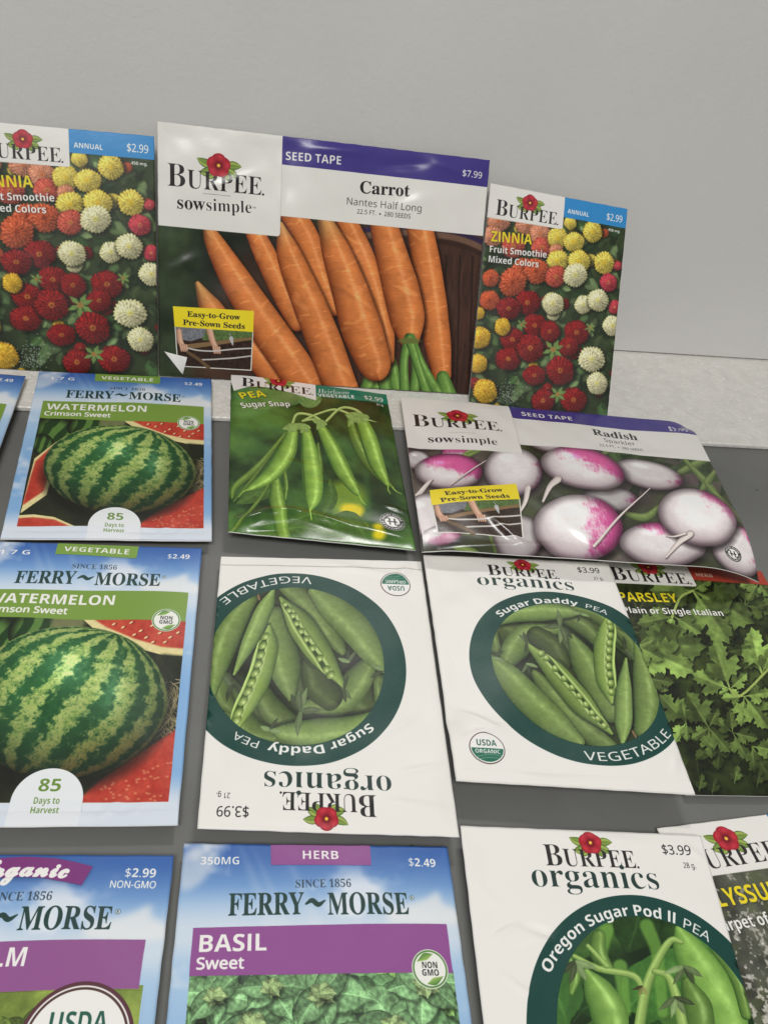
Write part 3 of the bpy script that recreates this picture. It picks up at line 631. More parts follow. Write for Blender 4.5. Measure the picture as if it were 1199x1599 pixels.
def art_radish():
    A = Art(167, 122, [(31, 42), (951, 126), (1185, 603), (100, 531)], 5)
    n = A.noise(14, 3, 4); f = A.noise(2.2, 4, 4); st = A.noise(1.0, 21, 3, ax=.4, ay=4)
    A.I[:] = mix(rgb(36, 40, 26), rgb(92, 100, 66), n)
    A.poly([(40, 180), (300, 170), (300, 420), (60, 520)], lambda sl: mix(rgb(66, 56, 54), rgb(128, 112, 106), n[sl]), alpha=.9, soft=30)
    for q in range(26):
        x, y = A.rng.uniform(50, 1150), A.rng.uniform(190, 590); A.ell((x, y), A.rng.uniform(30, 70), A.rng.uniform(16, 36), mix(rgb(60, 40, 50), rgb(150, 128, 136), float(A.rng.random())), rot=A.rng.uniform(-30, 30), alpha=.5, soft=14)
    grn = lambda pts, w, k=1.0: A.blade(pts, w, pod(rgb(150, 176, 96)*k, rgb(58, 82, 36)*k, A, hl=.12, sd=9), n=14)
    foliage(A, 640, 190, 1080, 330, 26, 120, [rgb(80, 108, 54), rgb(56, 78, 40)], 8, wr=.14)
    for p in ([(660, 245), (740, 200), (850, 235)], [(860, 330), (960, 270), (1010, 250)], [(930, 250), (1010, 340), (1080, 440)], [(980, 360), (1030, 290)], [(720, 420), (800, 440), (860, 400)], [(180, 500), (300, 480), (330, 540)], [(200, 530), (300, 560)], [(1000, 330), (1090, 430), (1120, 450)]):
        grn(p, [6, 14, 8], .8)
    def radish(c, rx, ry, rot, pd, amt, k=1.0, sd=1):
        p = math.radians(pd); dx, dy = math.cos(p), math.sin(p); nz = A.noise(6, 60 + sd, 3)
        def col(a, b, r, sl):
            z = np.sqrt(np.clip(1 - r*r, 0, 1)); d = a*dx + b*dy + (nz[sl] - .5)*.6 + (st[sl] - .5)*.3 + (f[sl] - .5)*.3
            w = mix(rgb(134, 108, 118), rgb(252, 246, 245), np.clip(z*1.1 + .02 - .3*b, 0, 1)*(.93 + .12*nz[sl]))
            m_ = mix(rgb(124, 22, 84), rgb(226, 84, 156), np.clip(z*.95 - .3*b + .05, 0, 1))
            o = mix(w, m_, sstep(1 - amt - .26, 1 - amt + .24, d)*(.8 + .2*st[sl]))
            o = o*k; o = o + (np.exp(-(((a + .28)/.2)**2 + ((b + .5)/.12)**2))*.3*(.3 + f[sl]))[..., None]
            return o*(1 - .35*sstep(.75, 1.02, r))[..., None]
        A.ell((c[0] + 5, c[1] + 8), rx*1.04, ry*1.06, rgb(22, 12, 16), rot=rot, alpha=.75, soft=16)
        A.ell(c, rx, ry, col, rot=rot)
    root = lambda pts, w=4: (A.blade(np.array(pts) + [2, 3], [w*1.1, w*.8, w*.4], rgb(40, 30, 30), alpha=.5, soft=3), A.blade(pts, [w, w*.7, w*.3], pod(rgb(238, 228, 222), rgb(150, 130, 128), hl=.05), n=12))
    radish((300, 190), 60, 18, 0, 0, .1, .62, 1); radish((110, 192), 70, 18, 0, 0, .1, .6, 1); radish((85, 250), 42, 32, 10, 180, .1, .85, 2)
    radish((205, 225), 46, 22, 0, -90, 1.2, .9, 3); radish((540, 197), 112, 42, 5, 0, .3, .92, 4)
    grn([(230, 245), (300, 205), (370, 195), (460, 195)], [10, 18, 14, 8], 1.05); grn([(240, 232), (330, 196), (400, 182)], [6, 9, 6], .9)
    radish((182, 290), 106, 58, 4, -60, .85, 1.02, 5); root([(190, 332), (250, 290), (318, 248)], 3)
    root([(80, 370), (115, 330), (130, 315)], 9)
    radish((385, 292), 92, 76, 8, 0, .05, .98, 6); root([(432, 345), (425, 385), (405, 425)], 10)
    radish((815, 303), 112, 46, 14, 0, .05, .93, 7); radish((690, 385), 90, 40, 0, 0, .1, .75, 8)
    radish((605, 287), 136, 66, 13, -66, .72, 1.03, 9); root([(525, 322), (500, 345), (480, 388)], 12)
    radish((110, 425), 70, 66, 0, 90, .1, .95, 10); radish((160, 490), 62, 30, 0, 60, 1.0, .8, 11); radish((400, 500), 80, 70, 0, 0, .05, .8, 12)
    radish((590, 472), 142, 100, 4, -8, .58, 1.03, 13); radish((860, 522), 138, 66, 4, -70, .45, .95, 14)
    root([(640, 530), (720, 440), (820, 348)], 5)
    radish((1105, 535), 90, 66, 10, -40, .45, .95, 15); radish((970, 440), 128, 86, 16, -62, .2, 1.03, 16)
    root([(945, 492), (905, 522), (868, 562)], 11); root([(930, 490), (895, 500), (868, 498)], 4)
    A.grain(.05, .9, 94)
    B = sow_header(A, 'Radish', '', (59.6, 46.5, 13.0, 38.0))
    p, q = A.m([(70, 133)])[0]/8, A.m([(347, 146)])[0]/8; burpee_logo(B, p[0], 27.2, q[0] - p[0])
    B.poly([(22.5, 31.6), (36.5, 31.6), (36.5, 31.8), (22.5, 31.8)], rgb(160, 158, 154))
    B.text('sow', 'serif', (11.2, 40.6), (24.6, 40.6), (11.2, 36.6), INK, xh=True); B.text('simple', 'serif', (25.2, 40.6), (47.4, 40.6), (25.2, 36.6), INK, offset=-.006, xh=True)
    B.text('SEED TAPE', 'bold', (65.5, 9.6), (94.5, 9.6), (65.5, 5.4), WHITE, offset=-.005); B.text('$7.99', 'sans', (151, 10.4), (162.5, 10.4), (151, 6.6), WHITE, offset=.004)
    B.text('Radish', 'serif', (103.5, 22.6), (129.5, 22.6), (103.5, 16.4), INK, offset=.004)
    B.text('Sparkler', 'sans', (108.5, 28.3), (126.5, 28.3), (108.5, 24.8), rgb(84, 82, 80)); B.text('22.5 FT.', 'sans', (104.5, 33.2), (113.5, 33.2), (104.5, 30.9), rgb(84, 82, 80), offset=.006); B.ell((115.5, 32.2), .45, .45, rgb(84, 82, 80)); B.text('280 SEEDS', 'sans', (117.4, 33.2), (129.5, 33.2), (117.4, 30.9), rgb(84, 82, 80), offset=.006)
    sow_inset(A, (((122, 350), (395, 332), (418, 505), (145, 482)), ((129, 397), (408, 379))))
    heirloom_badge(B, (155.3, 110.0), 4.6, 4.6)
    return A.image('radish_print')

def open_pod(A, pts, hw, peas, pr, side=-1, k=1.0):
    c1, c2 = rgb(134, 158, 82)*k, rgb(50, 74, 34)*k
    A.blade(np.array(pts) + [5, 7], np.array(hw)*1.06, rgb(10, 16, 8), alpha=.6, soft=10)
    A.blade(pts, hw, pod(c1, c2, A, hl=.16, hs=.5*side), n=20)
    p = smooth(np.asarray(pts, float), n=18); 
    q = np.asarray(peas, float)
    A.blade(q, [pr*.3] + [pr*1.15]*4 + [pr*.3], rgb(54, 78, 32), n=14)
    A.blade(q - [pr*.9, 0], [1] + [pr*.35]*4 + [1], rgb(176, 198, 124), n=14)
    for x, y in q:
        A.ell((x, y), pr, pr*.92, lambda a, b, r, sl: mix(rgb(180, 198, 118), rgb(84, 112, 48), np.clip(r*.9 + .35*b + .2*a, 0, 1)) + (np.exp(-(((a + .3)/.3)**2 + ((b + .35)/.25)**2))*.22)[..., None])
    A.blade(q + [pr*1.15, 1], [1] + [pr*.4]*4 + [1], pod(rgb(170, 194, 112)*k, c2, hl=.15), n=14)
def calyx(A, x, y, sc, angs, c=rgb(132, 156, 104)):
    for a in angs:
        a = math.radians(a); L = 70*sc
        A.blade([(x, y), (x + L*.5*math.cos(a) + 3, y + L*.5*math.sin(a)), (x + L*math.cos(a), y + L*math.sin(a))], [4, 12*sc, 9*sc, 0], leafcol(c*(.75 + .3*math.cos(a*2 + x)), A=A, dark=.6), n=8)

def organics_base(A, net, price='$3.99'):
    A.I[:] = rgb(246, 244, 239); B = A.mm()
    B.ell((53.6, 64.6), 41.8, 43.4, rgb(26, 72, 64))
    burpee_logo(B, 26.8, 12.4, 32.0); organics(B, 21.2, 19.2, 42.8)
    B.text(price, 'sans', (68.4, 7.2), (78.4, 7.2), (68.4, 4.0), INK, offset=.004); B.text(net, 'sans', (74.6, 11.6), (78.9, 11.6), (74.6, 9.8), INK, offset=.004)
    return B
def clip_ell(A, before, c, rx, ry):
    pic = A.I.copy(); A.I[:] = before; A.mm().ell(c, rx, ry, lambda a, b, r, sl: pic[sl])
def usda(B, c, R):
    B.ell(c, R, R, rgb(84, 58, 52)); B.ell(c, R*.95, R*.95, WHITE)
    a = np.radians(np.linspace(2, 178, 30)); B.poly([(c[0] + R*.9*math.cos(t), c[1] + R*.9*math.sin(t) - R*.02) for t in a], rgb(40, 112, 90))
    for k in (.42, .6): B.blade([(c[0] - R*.75, c[1] + R*(k + .18)), (c[0], c[1] + R*k), (c[0] + R*.75, c[1] + R*(k + .05))], [R*.012]*3, rgb(150, 190, 170), n=8)
    B.text('USDA', 'bold', (c[0] - R*.56, c[1] - R*.14), (c[0] + R*.56, c[1] - R*.14), (c[0] - R*.56, c[1] - R*.54), rgb(40, 96, 80))
    B.text('ORGANIC', 'bold', (c[0] - R*.7, c[1] + R*.34), (c[0] + R*.7, c[1] + R*.34), (c[0] - R*.7, c[1] + R*.08), WHITE, offset=-.006)

def art_sugar_pea():
    A = Art(84, 117, [(27, 48), (794, 80), (1151, 1052), (163, 991)], 6)
    B = organics_base(A, '21 g.'); before = A.I.copy()
    n = A.noise(8, 3, 4); A.I[:] = mix(rgb(18, 22, 14), rgb(60, 76, 40), n)
    sp = A.noise(1.2, 44, 3)
    def P(pts, w, k=1.0, **kw):
        A.blade(np.array(pts) + [5, 8], np.array(w)*1.05, rgb(8, 14, 6), alpha=.6, soft=12)
        base = pod(rgb(124, 148, 82)*k, rgb(40, 60, 30)*k, A, hl=.12, **kw)
        A.blade(pts, w, lambda t, q, sl: base(t, q, sl)*(.95 + .12*sp[sl])[..., None], n=20)
    P([(560, 420), (610, 490), (660, 580)], [40, 50, 40], .6); P([(540, 270), (640, 300), (760, 380), (880, 470)], [20, 26, 30, 20], .72); P([(650, 290), (740, 320), (850, 420)], [20, 32, 30], .85)
    P([(610, 330), (680, 370), (740, 430)], [26, 36, 26], .8); P([(320, 370), (380, 400), (420, 470)], [40, 60, 30], .62); P([(300, 400), (310, 450)], [25, 25], .8)
    P([(350, 540), (390, 460), (450, 400), (560, 380)], [18, 56, 60, 20], .92); P([(480, 400), (540, 450), (580, 520)], [40, 50, 40], .6)
    P([(560, 540), (640, 640), (700, 720)], [40, 50, 30], .6)
    P([(305, 355), (400, 312), (510, 300), (610, 302), (655, 310)], [8, 34, 40, 26, 6], 1.06); P([(820, 380), (870, 420), (900, 480)], [14, 30, 24], .8)
    P([(470, 560), (540, 650), (640, 760), (790, 870)], [14, 50, 56, 30], .86)
    P([(300, 490), (350, 560), (440, 660), (550, 760), (650, 840)], [12, 52, 64, 62, 30], .98)
    P([(625, 410), (670, 500), (735, 610), (795, 720)], [16, 54, 60, 44], .95)
    P([(905, 430), (935, 560), (945, 680), (925, 790)], [10, 48, 62, 40], .98)
    open_pod(A, [(445, 440), (555, 555), (670, 680), (792, 808)], [8, 44, 50, 6], [(500, 478), (522, 497), (558, 540), (596, 580), (630, 617), (660, 650), (688, 685), (713, 720), (737, 745), (762, 775)], 16)
    open_pod(A, [(775, 325), (762, 440), (772, 570), (795, 675)], [8, 44, 48, 8], [(792, 345), (795, 368), (793, 402), (788, 434), (787, 464), (785, 496), (785, 528), (789, 562), (793, 598), (796, 634)], 17, k=1.1)
    P([(860, 495), (848, 620), (842, 760), (836, 855)], [6, 36, 40, 6], 1.12)
    calyx(A, 580, 362, 1.1, (178, 262, 48, 92, 70)); calyx(A, 440, 428, .7, (100, 225, 250)); calyx(A, 300, 490, .8, (195, 330, 20)); calyx(A, 855, 455, .8, (60, 40, 262)); calyx(A, 665, 308, .6, (20, 110, 190)); calyx(A, 440, 520, .7, (80, 120, 20))
    A.blade([(880, 800), (895, 830), (880, 842)], [4, 4, 3], rgb(140, 110, 80))
    A.grain(.07, .9, 95, 1.06)
    clip_ell(A, before, (53.0, 64.4), 32.6, 35.6)
    B.ring_text('Sugar Daddy', 'bold', (53.6, 65.5), 37.2, -44, 14, 3.2, WHITE, offset=-.006); B.ring_text('PEA', 'sans', (53.6, 65.5), 37.2, 19, 33, 2.9, WHITE)
    B.ring_text('VEGETABLE', 'sans', (52.6, 64.4), 41.8, 188, 133, 3.6, WHITE, inside=True, offset=.006)
    usda(B, (12.4, 103.4), 6.3)
    return A.image('sugar_pea_print')

def art_snow_pea():
    A = Art(84, 117, [(42, 74), (942, 111), (1455, 1908), (268, 1971)], 7)
    B = organics_base(A, '28 g.'); before = A.I.copy()
    n = A.noise(14, 3, 4); n2 = A.noise(4, 5, 3); A.I[:] = mix(rgb(22, 44, 20), rgb(86, 128, 58), sstep(.2, .8, n))
    A.poly([(620, 600), (760, 520), (880, 560), (860, 760), (660, 780)], rgb(24, 44, 24), alpha=.8, soft=30, round_=True)
    P = lambda pts, w, k=1.0, soft=0, **kw: A.blade(pts, w, pod(rgb(130, 170, 82)*k, rgb(44, 82, 32)*k, A, **kw), n=24, soft=soft)
    foliage(A, 380, 480, 1100, 900, 14, 260, [rgb(72, 122, 54), rgb(50, 92, 42)], 12, wr=.32)
    for p in ([(740, 480), (780, 600), (800, 820)], [(590, 500), (560, 640)], [(640, 640), (660, 820)], [(930, 470), (1060, 640), (1130, 800)]): A.blade(p, [26, 22, 20], rgb(112, 160, 70), alpha=.8, soft=10)
    P([(560, 520), (560, 590), (600, 650)], [26, 34, 16], .85); P([(450, 610), (470, 680), (460, 740)], [12, 24, 10], .9)
    P([(860, 490), (900, 580), (970, 700), (1040, 830), (1060, 960)], [14, 62, 84, 86, 60], 1.08, bumps=5, hl=.14); P([(990, 560), (1080, 680), (1120, 820)], [14, 26, 22], .85)
    P([(515, 660), (560, 740), (600, 830), (620, 950)], [12, 54, 70, 54], 1.0, bumps=4); P([(890, 700), (930, 800), (940, 900)], [20, 60, 60], .8)
    S = lambda pts, w: A.blade(pts, w, pod(rgb(158, 188, 104), rgb(60, 96, 40), hl=.12), n=16)
    S([(700, 960), (735, 740), (780, 620), (830, 540), (870, 545)], [22, 20, 18, 14, 10]); S([(470, 600), (560, 650), (690, 680), (725, 740)], [8, 13, 14, 10]); S([(770, 660), (820, 680), (850, 760), (880, 900)], [12, 14, 20, 22]); S([(520, 560), (590, 640)], [8, 10])
    calyx(A, 880, 640, 1.2, (120, 160, 60, 30)); calyx(A, 470, 620, 1.3, (60, 20, 100, 140)); calyx(A, 845, 760, 1.2, (60, 100, 140, 20)); calyx(A, 720, 720, .6, (60, 110, 160), rgb(150, 150, 90))
    A.grain(.07, 1.0, 96, 1.05)
    clip_ell(A, before, (54.2, 64.0), 33.4, 36.2)
    B.ring_text('Oregon Sugar Pod II', 'bold', (53.6, 65.6), 38.0, -56, 19, 3.3, WHITE, offset=-.006); B.ring_text('PEA', 'sans', (53.6, 65.6), 38.0, 23, 36, 3.0, WHITE)
    B.ring_text('VEGETABLE', 'sans', (52.6, 64.4), 41.8, 188, 133, 3.6, WHITE, inside=True, offset=.006)
    usda(B, (12.4, 103.4), 6.3)
    return A.image('snow_pea_print')

def jag_leaf(A, base, tip, W, c, sd):
    r = np.random.default_rng(sd); b, t = np.array(base, float), np.array(tip, float); d = t - b; L = np.hypot(*d); d /= L; p = np.array([-d[1], d[0]])
    W = L*.52
    prof = [(0, .02), (.16, .05), (.26, .24), (.22, .44), (.30, .42), (.32, .60), (.42, .56), (.47, .72), (.54, .56), (.60, .58), (.58, .40), (.54, .22), (.62, .25), (.66, .38), (.72, .30), (.79, .40), (.82, .27), (.90, .24), (.90, .12), (1.0, 0)]
    up = [b + d*L*u + p*W*v*r.uniform(.85, 1.15) for u, v in prof]; dn = [b + d*L*u*r.uniform(.97, 1.03) - p*W*v*r.uniform(.85, 1.15) for u, v in prof[:-1]]
    ns = A.noise(3.5, sd % 5 + 80, 3); c = c*r.uniform(.72, 1.15)
    def col(sl):
        X, Y = A.CX[sl] - b[0], A.CY[sl] - b[1]; u = (X*d[0] + Y*d[1])/L; v = (X*p[0] + Y*p[1])/W
        k = .78 + .45*(ns[sl] - .5) + .13*np.where(v > 0, 1, -1)*sstep(0, .1, np.abs(v)) + .035*np.cos((u*7 - np.abs(v)*2.2)*6.283)*np.abs(v)
        o = c*np.clip(k, .35, 1.25)[..., None]
        return o + (np.exp(-(v/.05)**2)*.14*sstep(1, .6, u))[..., None]*np.array([.9, 1, .6], np.float32)
    A.poly(np.array(up + dn[::-1]) + [7, 11], rgb(8, 13, 4), alpha=.8, soft=6)
    A.poly(np.array(up + dn[::-1]), col)
def art_parsley():
    A = Art(82, 117, [(12, 61), (1028, 129), (1832, 1548), (558, 1526)], 8)
    n = A.noise(10, 3, 4); A.I[:] = mix(rgb(26, 32, 18), rgb(84, 100, 48), sstep(.2, .9, n))
    k = 0
    r = np.random.default_rng(4)
    for i in range(40):
        x, y = r.uniform(100, 1800), r.uniform(200, 1500); a0 = r.uniform(0, 6.28); br = r.uniform(.35, .62)
        for da in (-.8, 0, .8): jag_leaf(A, (x, y), (x + 200*math.cos(a0 + da), y + 200*math.sin(a0 + da)), 66, rgb(140, 168, 82)*br, i)
    G = rgb(156, 188, 98)
    sets = [((600, 255), [(330, 250), (400, 330), (985, 460), (830, 590), (720, 180)], .72), ((480, 415), [(250, 460), (450, 492), (655, 525)], .9),
        ((260, 600), [(400, 460), (560, 500), (690, 605), (610, 770), (420, 690)], .92), ((320, 800), [(450, 880), (485, 830)], .7), ((560, 1075), [(390, 900), (530, 940), (480, 1205), (568, 1195)], .98),
        ((700, 1110), [(560, 880), (760, 985), (590, 1180), (720, 1305), (835, 1265)], .82), ((850, 1140), [(740, 1050), (945, 1310), (1010, 1180), (830, 1000)], .8),
        ((970, 1225), [(1090, 1450), (985, 1380), (1150, 1260)], .9), ((1010, 200), [(890, 225), (940, 325), (1075, 290), (1060, 180)], 1.0), ((1120, 320), [(1000, 360), (1110, 430)], .8),
        ((830, 870), [(590, 770), (730, 560), (760, 900), (940, 770)], 1.08), ((1030, 775), [(920, 560), (965, 480), (1100, 600)], 1.08), ((920, 915), [(775, 925), (900, 1105), (1075, 1120), (1090, 890)], 1.12)]
    for b, tips, br in sets:
        for tp in tips:
            k += 1; jag_leaf(A, b, tp, .32*math.hypot(tp[0] - b[0], tp[1] - b[1]), G*br, k)
    for p in ([(830, 870), (900, 910), (1075, 740)], [(600, 255), (520, 300), (470, 420)]): A.blade(p, [7, 8, 8], rgb(160, 178, 98), n=8)
    A.poly([(500, 1330), (1900, 1330), (1900, 1600), (500, 1600)], rgb(30, 36, 18), alpha=.55, soft=30)
    for x, y in ((640, 1450), (720, 1470), (860, 1400), (1000, 1420)): jag_leaf(A, (x, y + 60), (x + 20, y - 60), 60, G*.6, int(x))
    A.grain(.10, 1.0, 97, 1.1)
    B = A.mm(); B.poly([(43.8, 0), (82, 0), (82, 9.2), (43.8, 9.2)], rgb(172, 62, 44)); B.poly([(0, 0), (43.8, 0), (43.8, 12.6), (43, 13.5), (0, 14.3)], CREAM)
    burpee_logo(B, 3.6, 12.3, 38.4); B.text('HERB', 'bold', (46.3, 6.6), (54.6, 6.6), (46.3, 4.4), rgb(236, 200, 180))
    A.text('PARSLEY', 'bold', (150, 320), (515, 330), (150, 264), YEL, shadow=4); A.text('Plain or Single Italian', 'bold', (175, 392), (795, 413), (175, 356), WHITE, shadow=4)
    return A.image('parsley_print')

def quilt(c, A):
    """print colour of a puckered herb leaf"""
    ns = A.noise(1.3, 61, 3)
    def f(t, q, sl):
        a = np.clip(np.abs(q), 0, 1); v = np.cos((t*6.5 - a*1.5)*2*math.pi + .8*np.sign(q))
        k = .80 + .10*v*sstep(.04, .3, a)*(1 - .5*a) + .18*np.where(q < 0, 1 - a, -.2 - .5*a) + .5*(ns[sl] - .5)
        o = c*np.clip(k, .25, 1.3)[..., None]
        o = mix(o, c*1.25, np.exp(-(a/.06)**2)*.6)
        return o*(1 - .3*sstep(.88, 1.0, a))[..., None]
    return f
def herb_leaf(A, p, ang, L, c, w=.36):
    b = math.radians(ang); u, v = math.cos(b), .78*math.sin(b)
    pts = [p, (p[0] + L*.5*u - .05*L*v, p[1] + L*.5*v - .03*L), (p[0] + L*u, p[1] + L*v + .05*L)]
    A.blade(np.array(pts) + [.5, .8], [.5, L*w, L*w*.85, L*.1, 0], rgb(10, 16, 10), alpha=.38, soft=.7)
    A.blade(pts, [.4, L*w, L*w*.85, L*.1, 0], quilt(c, A), n=16)
def herb_leaves(A, x0, y0, x1, y1, n, c, sd):
    r = np.random.default_rng(sd)
    for i in range(n):
        x, y = r.uniform(x0, x1), r.uniform(y0, y1); a = r.uniform(0, 360); f = .35 + .65*i/n; L = r.uniform(10, 17)*(.55 + .5*i/n)
        for k, d in enumerate((0, 180, 95, 270)): herb_leaf(A, (x, y), a + d + r.uniform(-15, 15), L*(1 if k < 2 else .7), c*f*r.uniform(.85, 1.1), r.uniform(.3, .4))
        for d in (40, 130, 220, 310): herb_leaf(A, (x, y), a + d, L*.28, c*min(1.1, f*1.25)*rgb(262, 255, 214), .4)
def art_basil():
    A = Art(82, 116, [(91, 42), (1074, 54), (1342, 1980), (-115, 2113)], 9)
    PU = rgb(150, 84, 152); B = ferry_base(A, 'HERB', '', 0, rgb(150, 80, 150), '', '', 0, '$2.49', '350MG'); sky = A.I.copy()
    n = A.noise(8, 3, 3); A.I[:] = mix(rgb(34, 44, 40), rgb(92, 118, 92), n); herb_leaves(B, 2, 36, 82, 112, 60, rgb(146, 202, 136), 5)
    for x, y, L, a in ((22, 50, 16, 20), (60, 52, 17, 60), (70, 41, 15, 100), (43, 56, 17, 40), (12, 43, 12, 10), (40.5, 43, 15, 5), (27, 41, 12, 60)):
        for k, d in enumerate((0, 180, 75, 255, 120, 300)): herb_leaf(B, (x, y), a + d, L*(1 if k < 2 else .8), rgb(162, 216, 150)*(1.08 - .05*k), .35)
        for d in (30, 100, 160, 220, 290, 350): herb_leaf(B, (x, y), a + d, L*.3, rgb(184, 214, 146), .38)
    A.grain(.14, .8, 98, 1.05)
    pic = A.I.copy(); A.I[:] = sky; B.poly([(4.9, 37), (78.4, 37), (78.6, 108.6), (5.0, 108.6)], lambda sl: pic[sl])
    band(B, PU, 'BASIL', 'Sweet', 37.8, 25.4, 19.3); nongmo(B, (71.6, 36.8), 5.3)
    return A.image('basil_print')
def art_balm():
    A = Art(82, 116, [(-801, 91), (1127, 107), (698, 3790), (-2356, 4091)], 10)
    PU = rgb(152, 90, 150); B = ferry_base(A, None, '', 0, PU, '', '', 0, '$2.99', ''); sky = A.I.copy()
    n = A.noise(9, 3, 3); A.I[:] = mix(rgb(70, 92, 34), rgb(186, 206, 96), n); herb_leaves(B, 2, 40, 82, 112, 34, rgb(160, 196, 84), 6)
    A.grain(.14, .8, 99)
    pic = A.I.copy(); A.I[:] = sky; B.poly([(4.9, 36), (78, 36), (78.2, 108.6), (5.0, 108.6)], lambda sl: pic[sl])
    B.poly([(4.8, 25), (77, 24.2), (76.9, 37.0), (4.8, 37.4)], PU); B.text('LEMON BALM', 'bold', (6.9, 31.0), (47.0, 31.0), (6.9, 26.2), WHITE)
    B.poly([(24, 3.6), (36, 1.3), (48, 1.2), (59.6, 3.9), (57.6, 9.6), (47, 7.8), (36, 8.0), (26, 9.6)], rgb(30, 50, 90), alpha=.4, soft=5)
    B.poly([(23, 3.0), (30, 1.4), (40, .7), (49, 1.1), (59.5, 3.6), (57.4, 9.2), (47, 7.3), (40, 7.0), (32, 7.4), (25, 8.8)], rgb(128, 52, 124))
    B.text('Organic', 'script', (30.0, 7.2), (53.0, 7.2), (30.0, 2.2), WHITE, offset=.016, arc=.02)
    B.text('NON-GMO', 'sans', (65.2, 9.8), (77.8, 9.8), (65.2, 7.7), WHITE, offset=.006)
    c, R = (63.4, 49.2), 14.0
    B.ell(c, R, R, rgb(92, 52, 60)); B.ell(c, R*.93, R*.93, rgb(244, 242, 238)); usda(B, c, R*.9)
    return A.image('balm_print')
def art_alyssum():
    A = Art(82, 117, [(780, 82), (1521, -12), (2510, 1505), (1567, 1797)], 11)
    n = A.noise(10, 3, 4); B = A.mm(); A.I[:] = mix(rgb(58, 60, 50), rgb(124, 126, 110), n)
    d = A.noise(2.2, 51, 4); e = A.noise(.9, 52, 2); y = np.clip((A.V - 22)/60, 0, 1)
    A.I[:] = mix(A.I*(.45 + .75*n[..., None]), rgb(92, 104, 66), sstep(.55, .75, A.noise(5, 53, 3))*.5)
    A.I[:] = mix(A.I, rgb(226, 222, 212), sstep(.60 - .22*y, .72 - .2*y, .6*d + .4*e)*(.5 + .45*y))
    for i in range(700):
        x, yy = A.rng.uniform(0, 82), A.rng.uniform(24, 117); f = (yy - 14)/90
        if A.rng.random() < .1 + f:
            R = A.rng.uniform(.3, .6)*(.6 + .6*f)
            for k in range(4):
                a = k*1.57 + x; B.ell((x + R*.6*math.cos(a), yy + R*.6*math.sin(a)), R*.5, R*.5, rgb(240, 238, 230)*(.75 + .25*A.rng.random()), alpha=.85)
    B.poly([(43.8, 0), (82, 0), (82, 10.7), (43.8, 10.7)], rgb(52, 146, 214)); B.poly([(0, 0), (43.8, 0), (43.8, 17), (42.8, 18.2), (0, 18.2)], CREAM)
    burpee_logo(B, 4.2, 15.9, 37.2)
    B.text('ALYSSUM', 'bold', (3.8, 28.0), (34.5, 28.0), (3.8, 22.4), YEL, shadow=4); B.text('Carpet of Snow', 'bold', (3.6, 35.2), (36.5, 35.2), (3.6, 31.6), WHITE, shadow=4)
    return A.image('alyssum_print')

# ---------------------------------------------------------------- materials
def material(name):
    m = bpy.data.materials.new(name); m.use_nodes = True
    nt = m.node_tree; return m, nt, nt.nodes['Principled BSDF'], nt.links
def tex_noise(nt, scale, detail=4, rough=.55):
    tc = nt.nodes.new('ShaderNodeTexCoord'); n = nt.nodes.new('ShaderNodeTexNoise')
    n.inputs['Scale'].default_value = scale; n.inputs['Detail'].default_value = detail; n.inputs['Roughness'].default_value = rough
    nt.links.new(tc.outputs['Object'], n.inputs['Vector']); return n
def ramp(nt, a, b, ca, cb):
    r = nt.nodes.new('ShaderNodeValToRGB'); r.color_ramp.elements[0].position = a; r.color_ramp.elements[1].position = b
    r.color_ramp.elements[0].color = ca + (1,); r.color_ramp.elements[1].color = cb + (1,); return r
def bump(nt, src, bsdf, strength, dist):
    b = nt.nodes.new('ShaderNodeBump'); b.inputs['Strength'].default_value = strength; b.inputs['Distance'].default_value = dist
    nt.links.new(src, b.inputs['Height']); nt.links.new(b.outputs['Normal'], bsdf.inputs['Normal']); return b

def mat_table():
    m, nt, b, L = material('dark_grey_laminate')
    n = tex_noise(nt, 18, 5); r = ramp(nt, .3, .72, (.132, .134, .129), (.164, .166, .160)); L.new(n.outputs['Fac'], r.inputs['Fac'])
    v = nt.nodes.new('ShaderNodeTexVoronoi'); v.inputs['Scale'].default_value = 62; v.inputs['Randomness'].default_value = 1
    tc = nt.nodes.new('ShaderNodeTexCoord'); L.new(tc.outputs['Object'], v.inputs['Vector'])
    lt = nt.nodes.new('ShaderNodeMath'); lt.operation = 'LESS_THAN'; lt.inputs[1].default_value = .045; L.new(v.outputs['Distance'], lt.inputs[0])
    mx = nt.nodes.new('ShaderNodeMix'); mx.data_type = 'RGBA'; L.new(lt.outputs[0], mx.inputs['Factor']); L.new(r.outputs['Color'], mx.inputs['A']); mx.inputs['B'].default_value = (.05, .05, .048, 1)
    L.new(mx.outputs['Result'], b.inputs['Base Color']); b.inputs['Specular IOR Level'].default_value = .35
    n3 = tex_noise(nt, 7, 6, .65); mr = nt.nodes.new('ShaderNodeMapRange'); mr.inputs['From Min'].default_value = .3; mr.inputs['From Max'].default_value = .7
    mr.inputs['To Min'].default_value = .36; mr.inputs['To Max'].default_value = .6; L.new(n3.outputs['Fac'], mr.inputs['Value']); L.new(mr.outputs['Result'], b.inputs['Roughness'])
    f = tex_noise(nt, 900, 2); bump(nt, f.outputs['Fac'], b, .12, .0004)
    return m
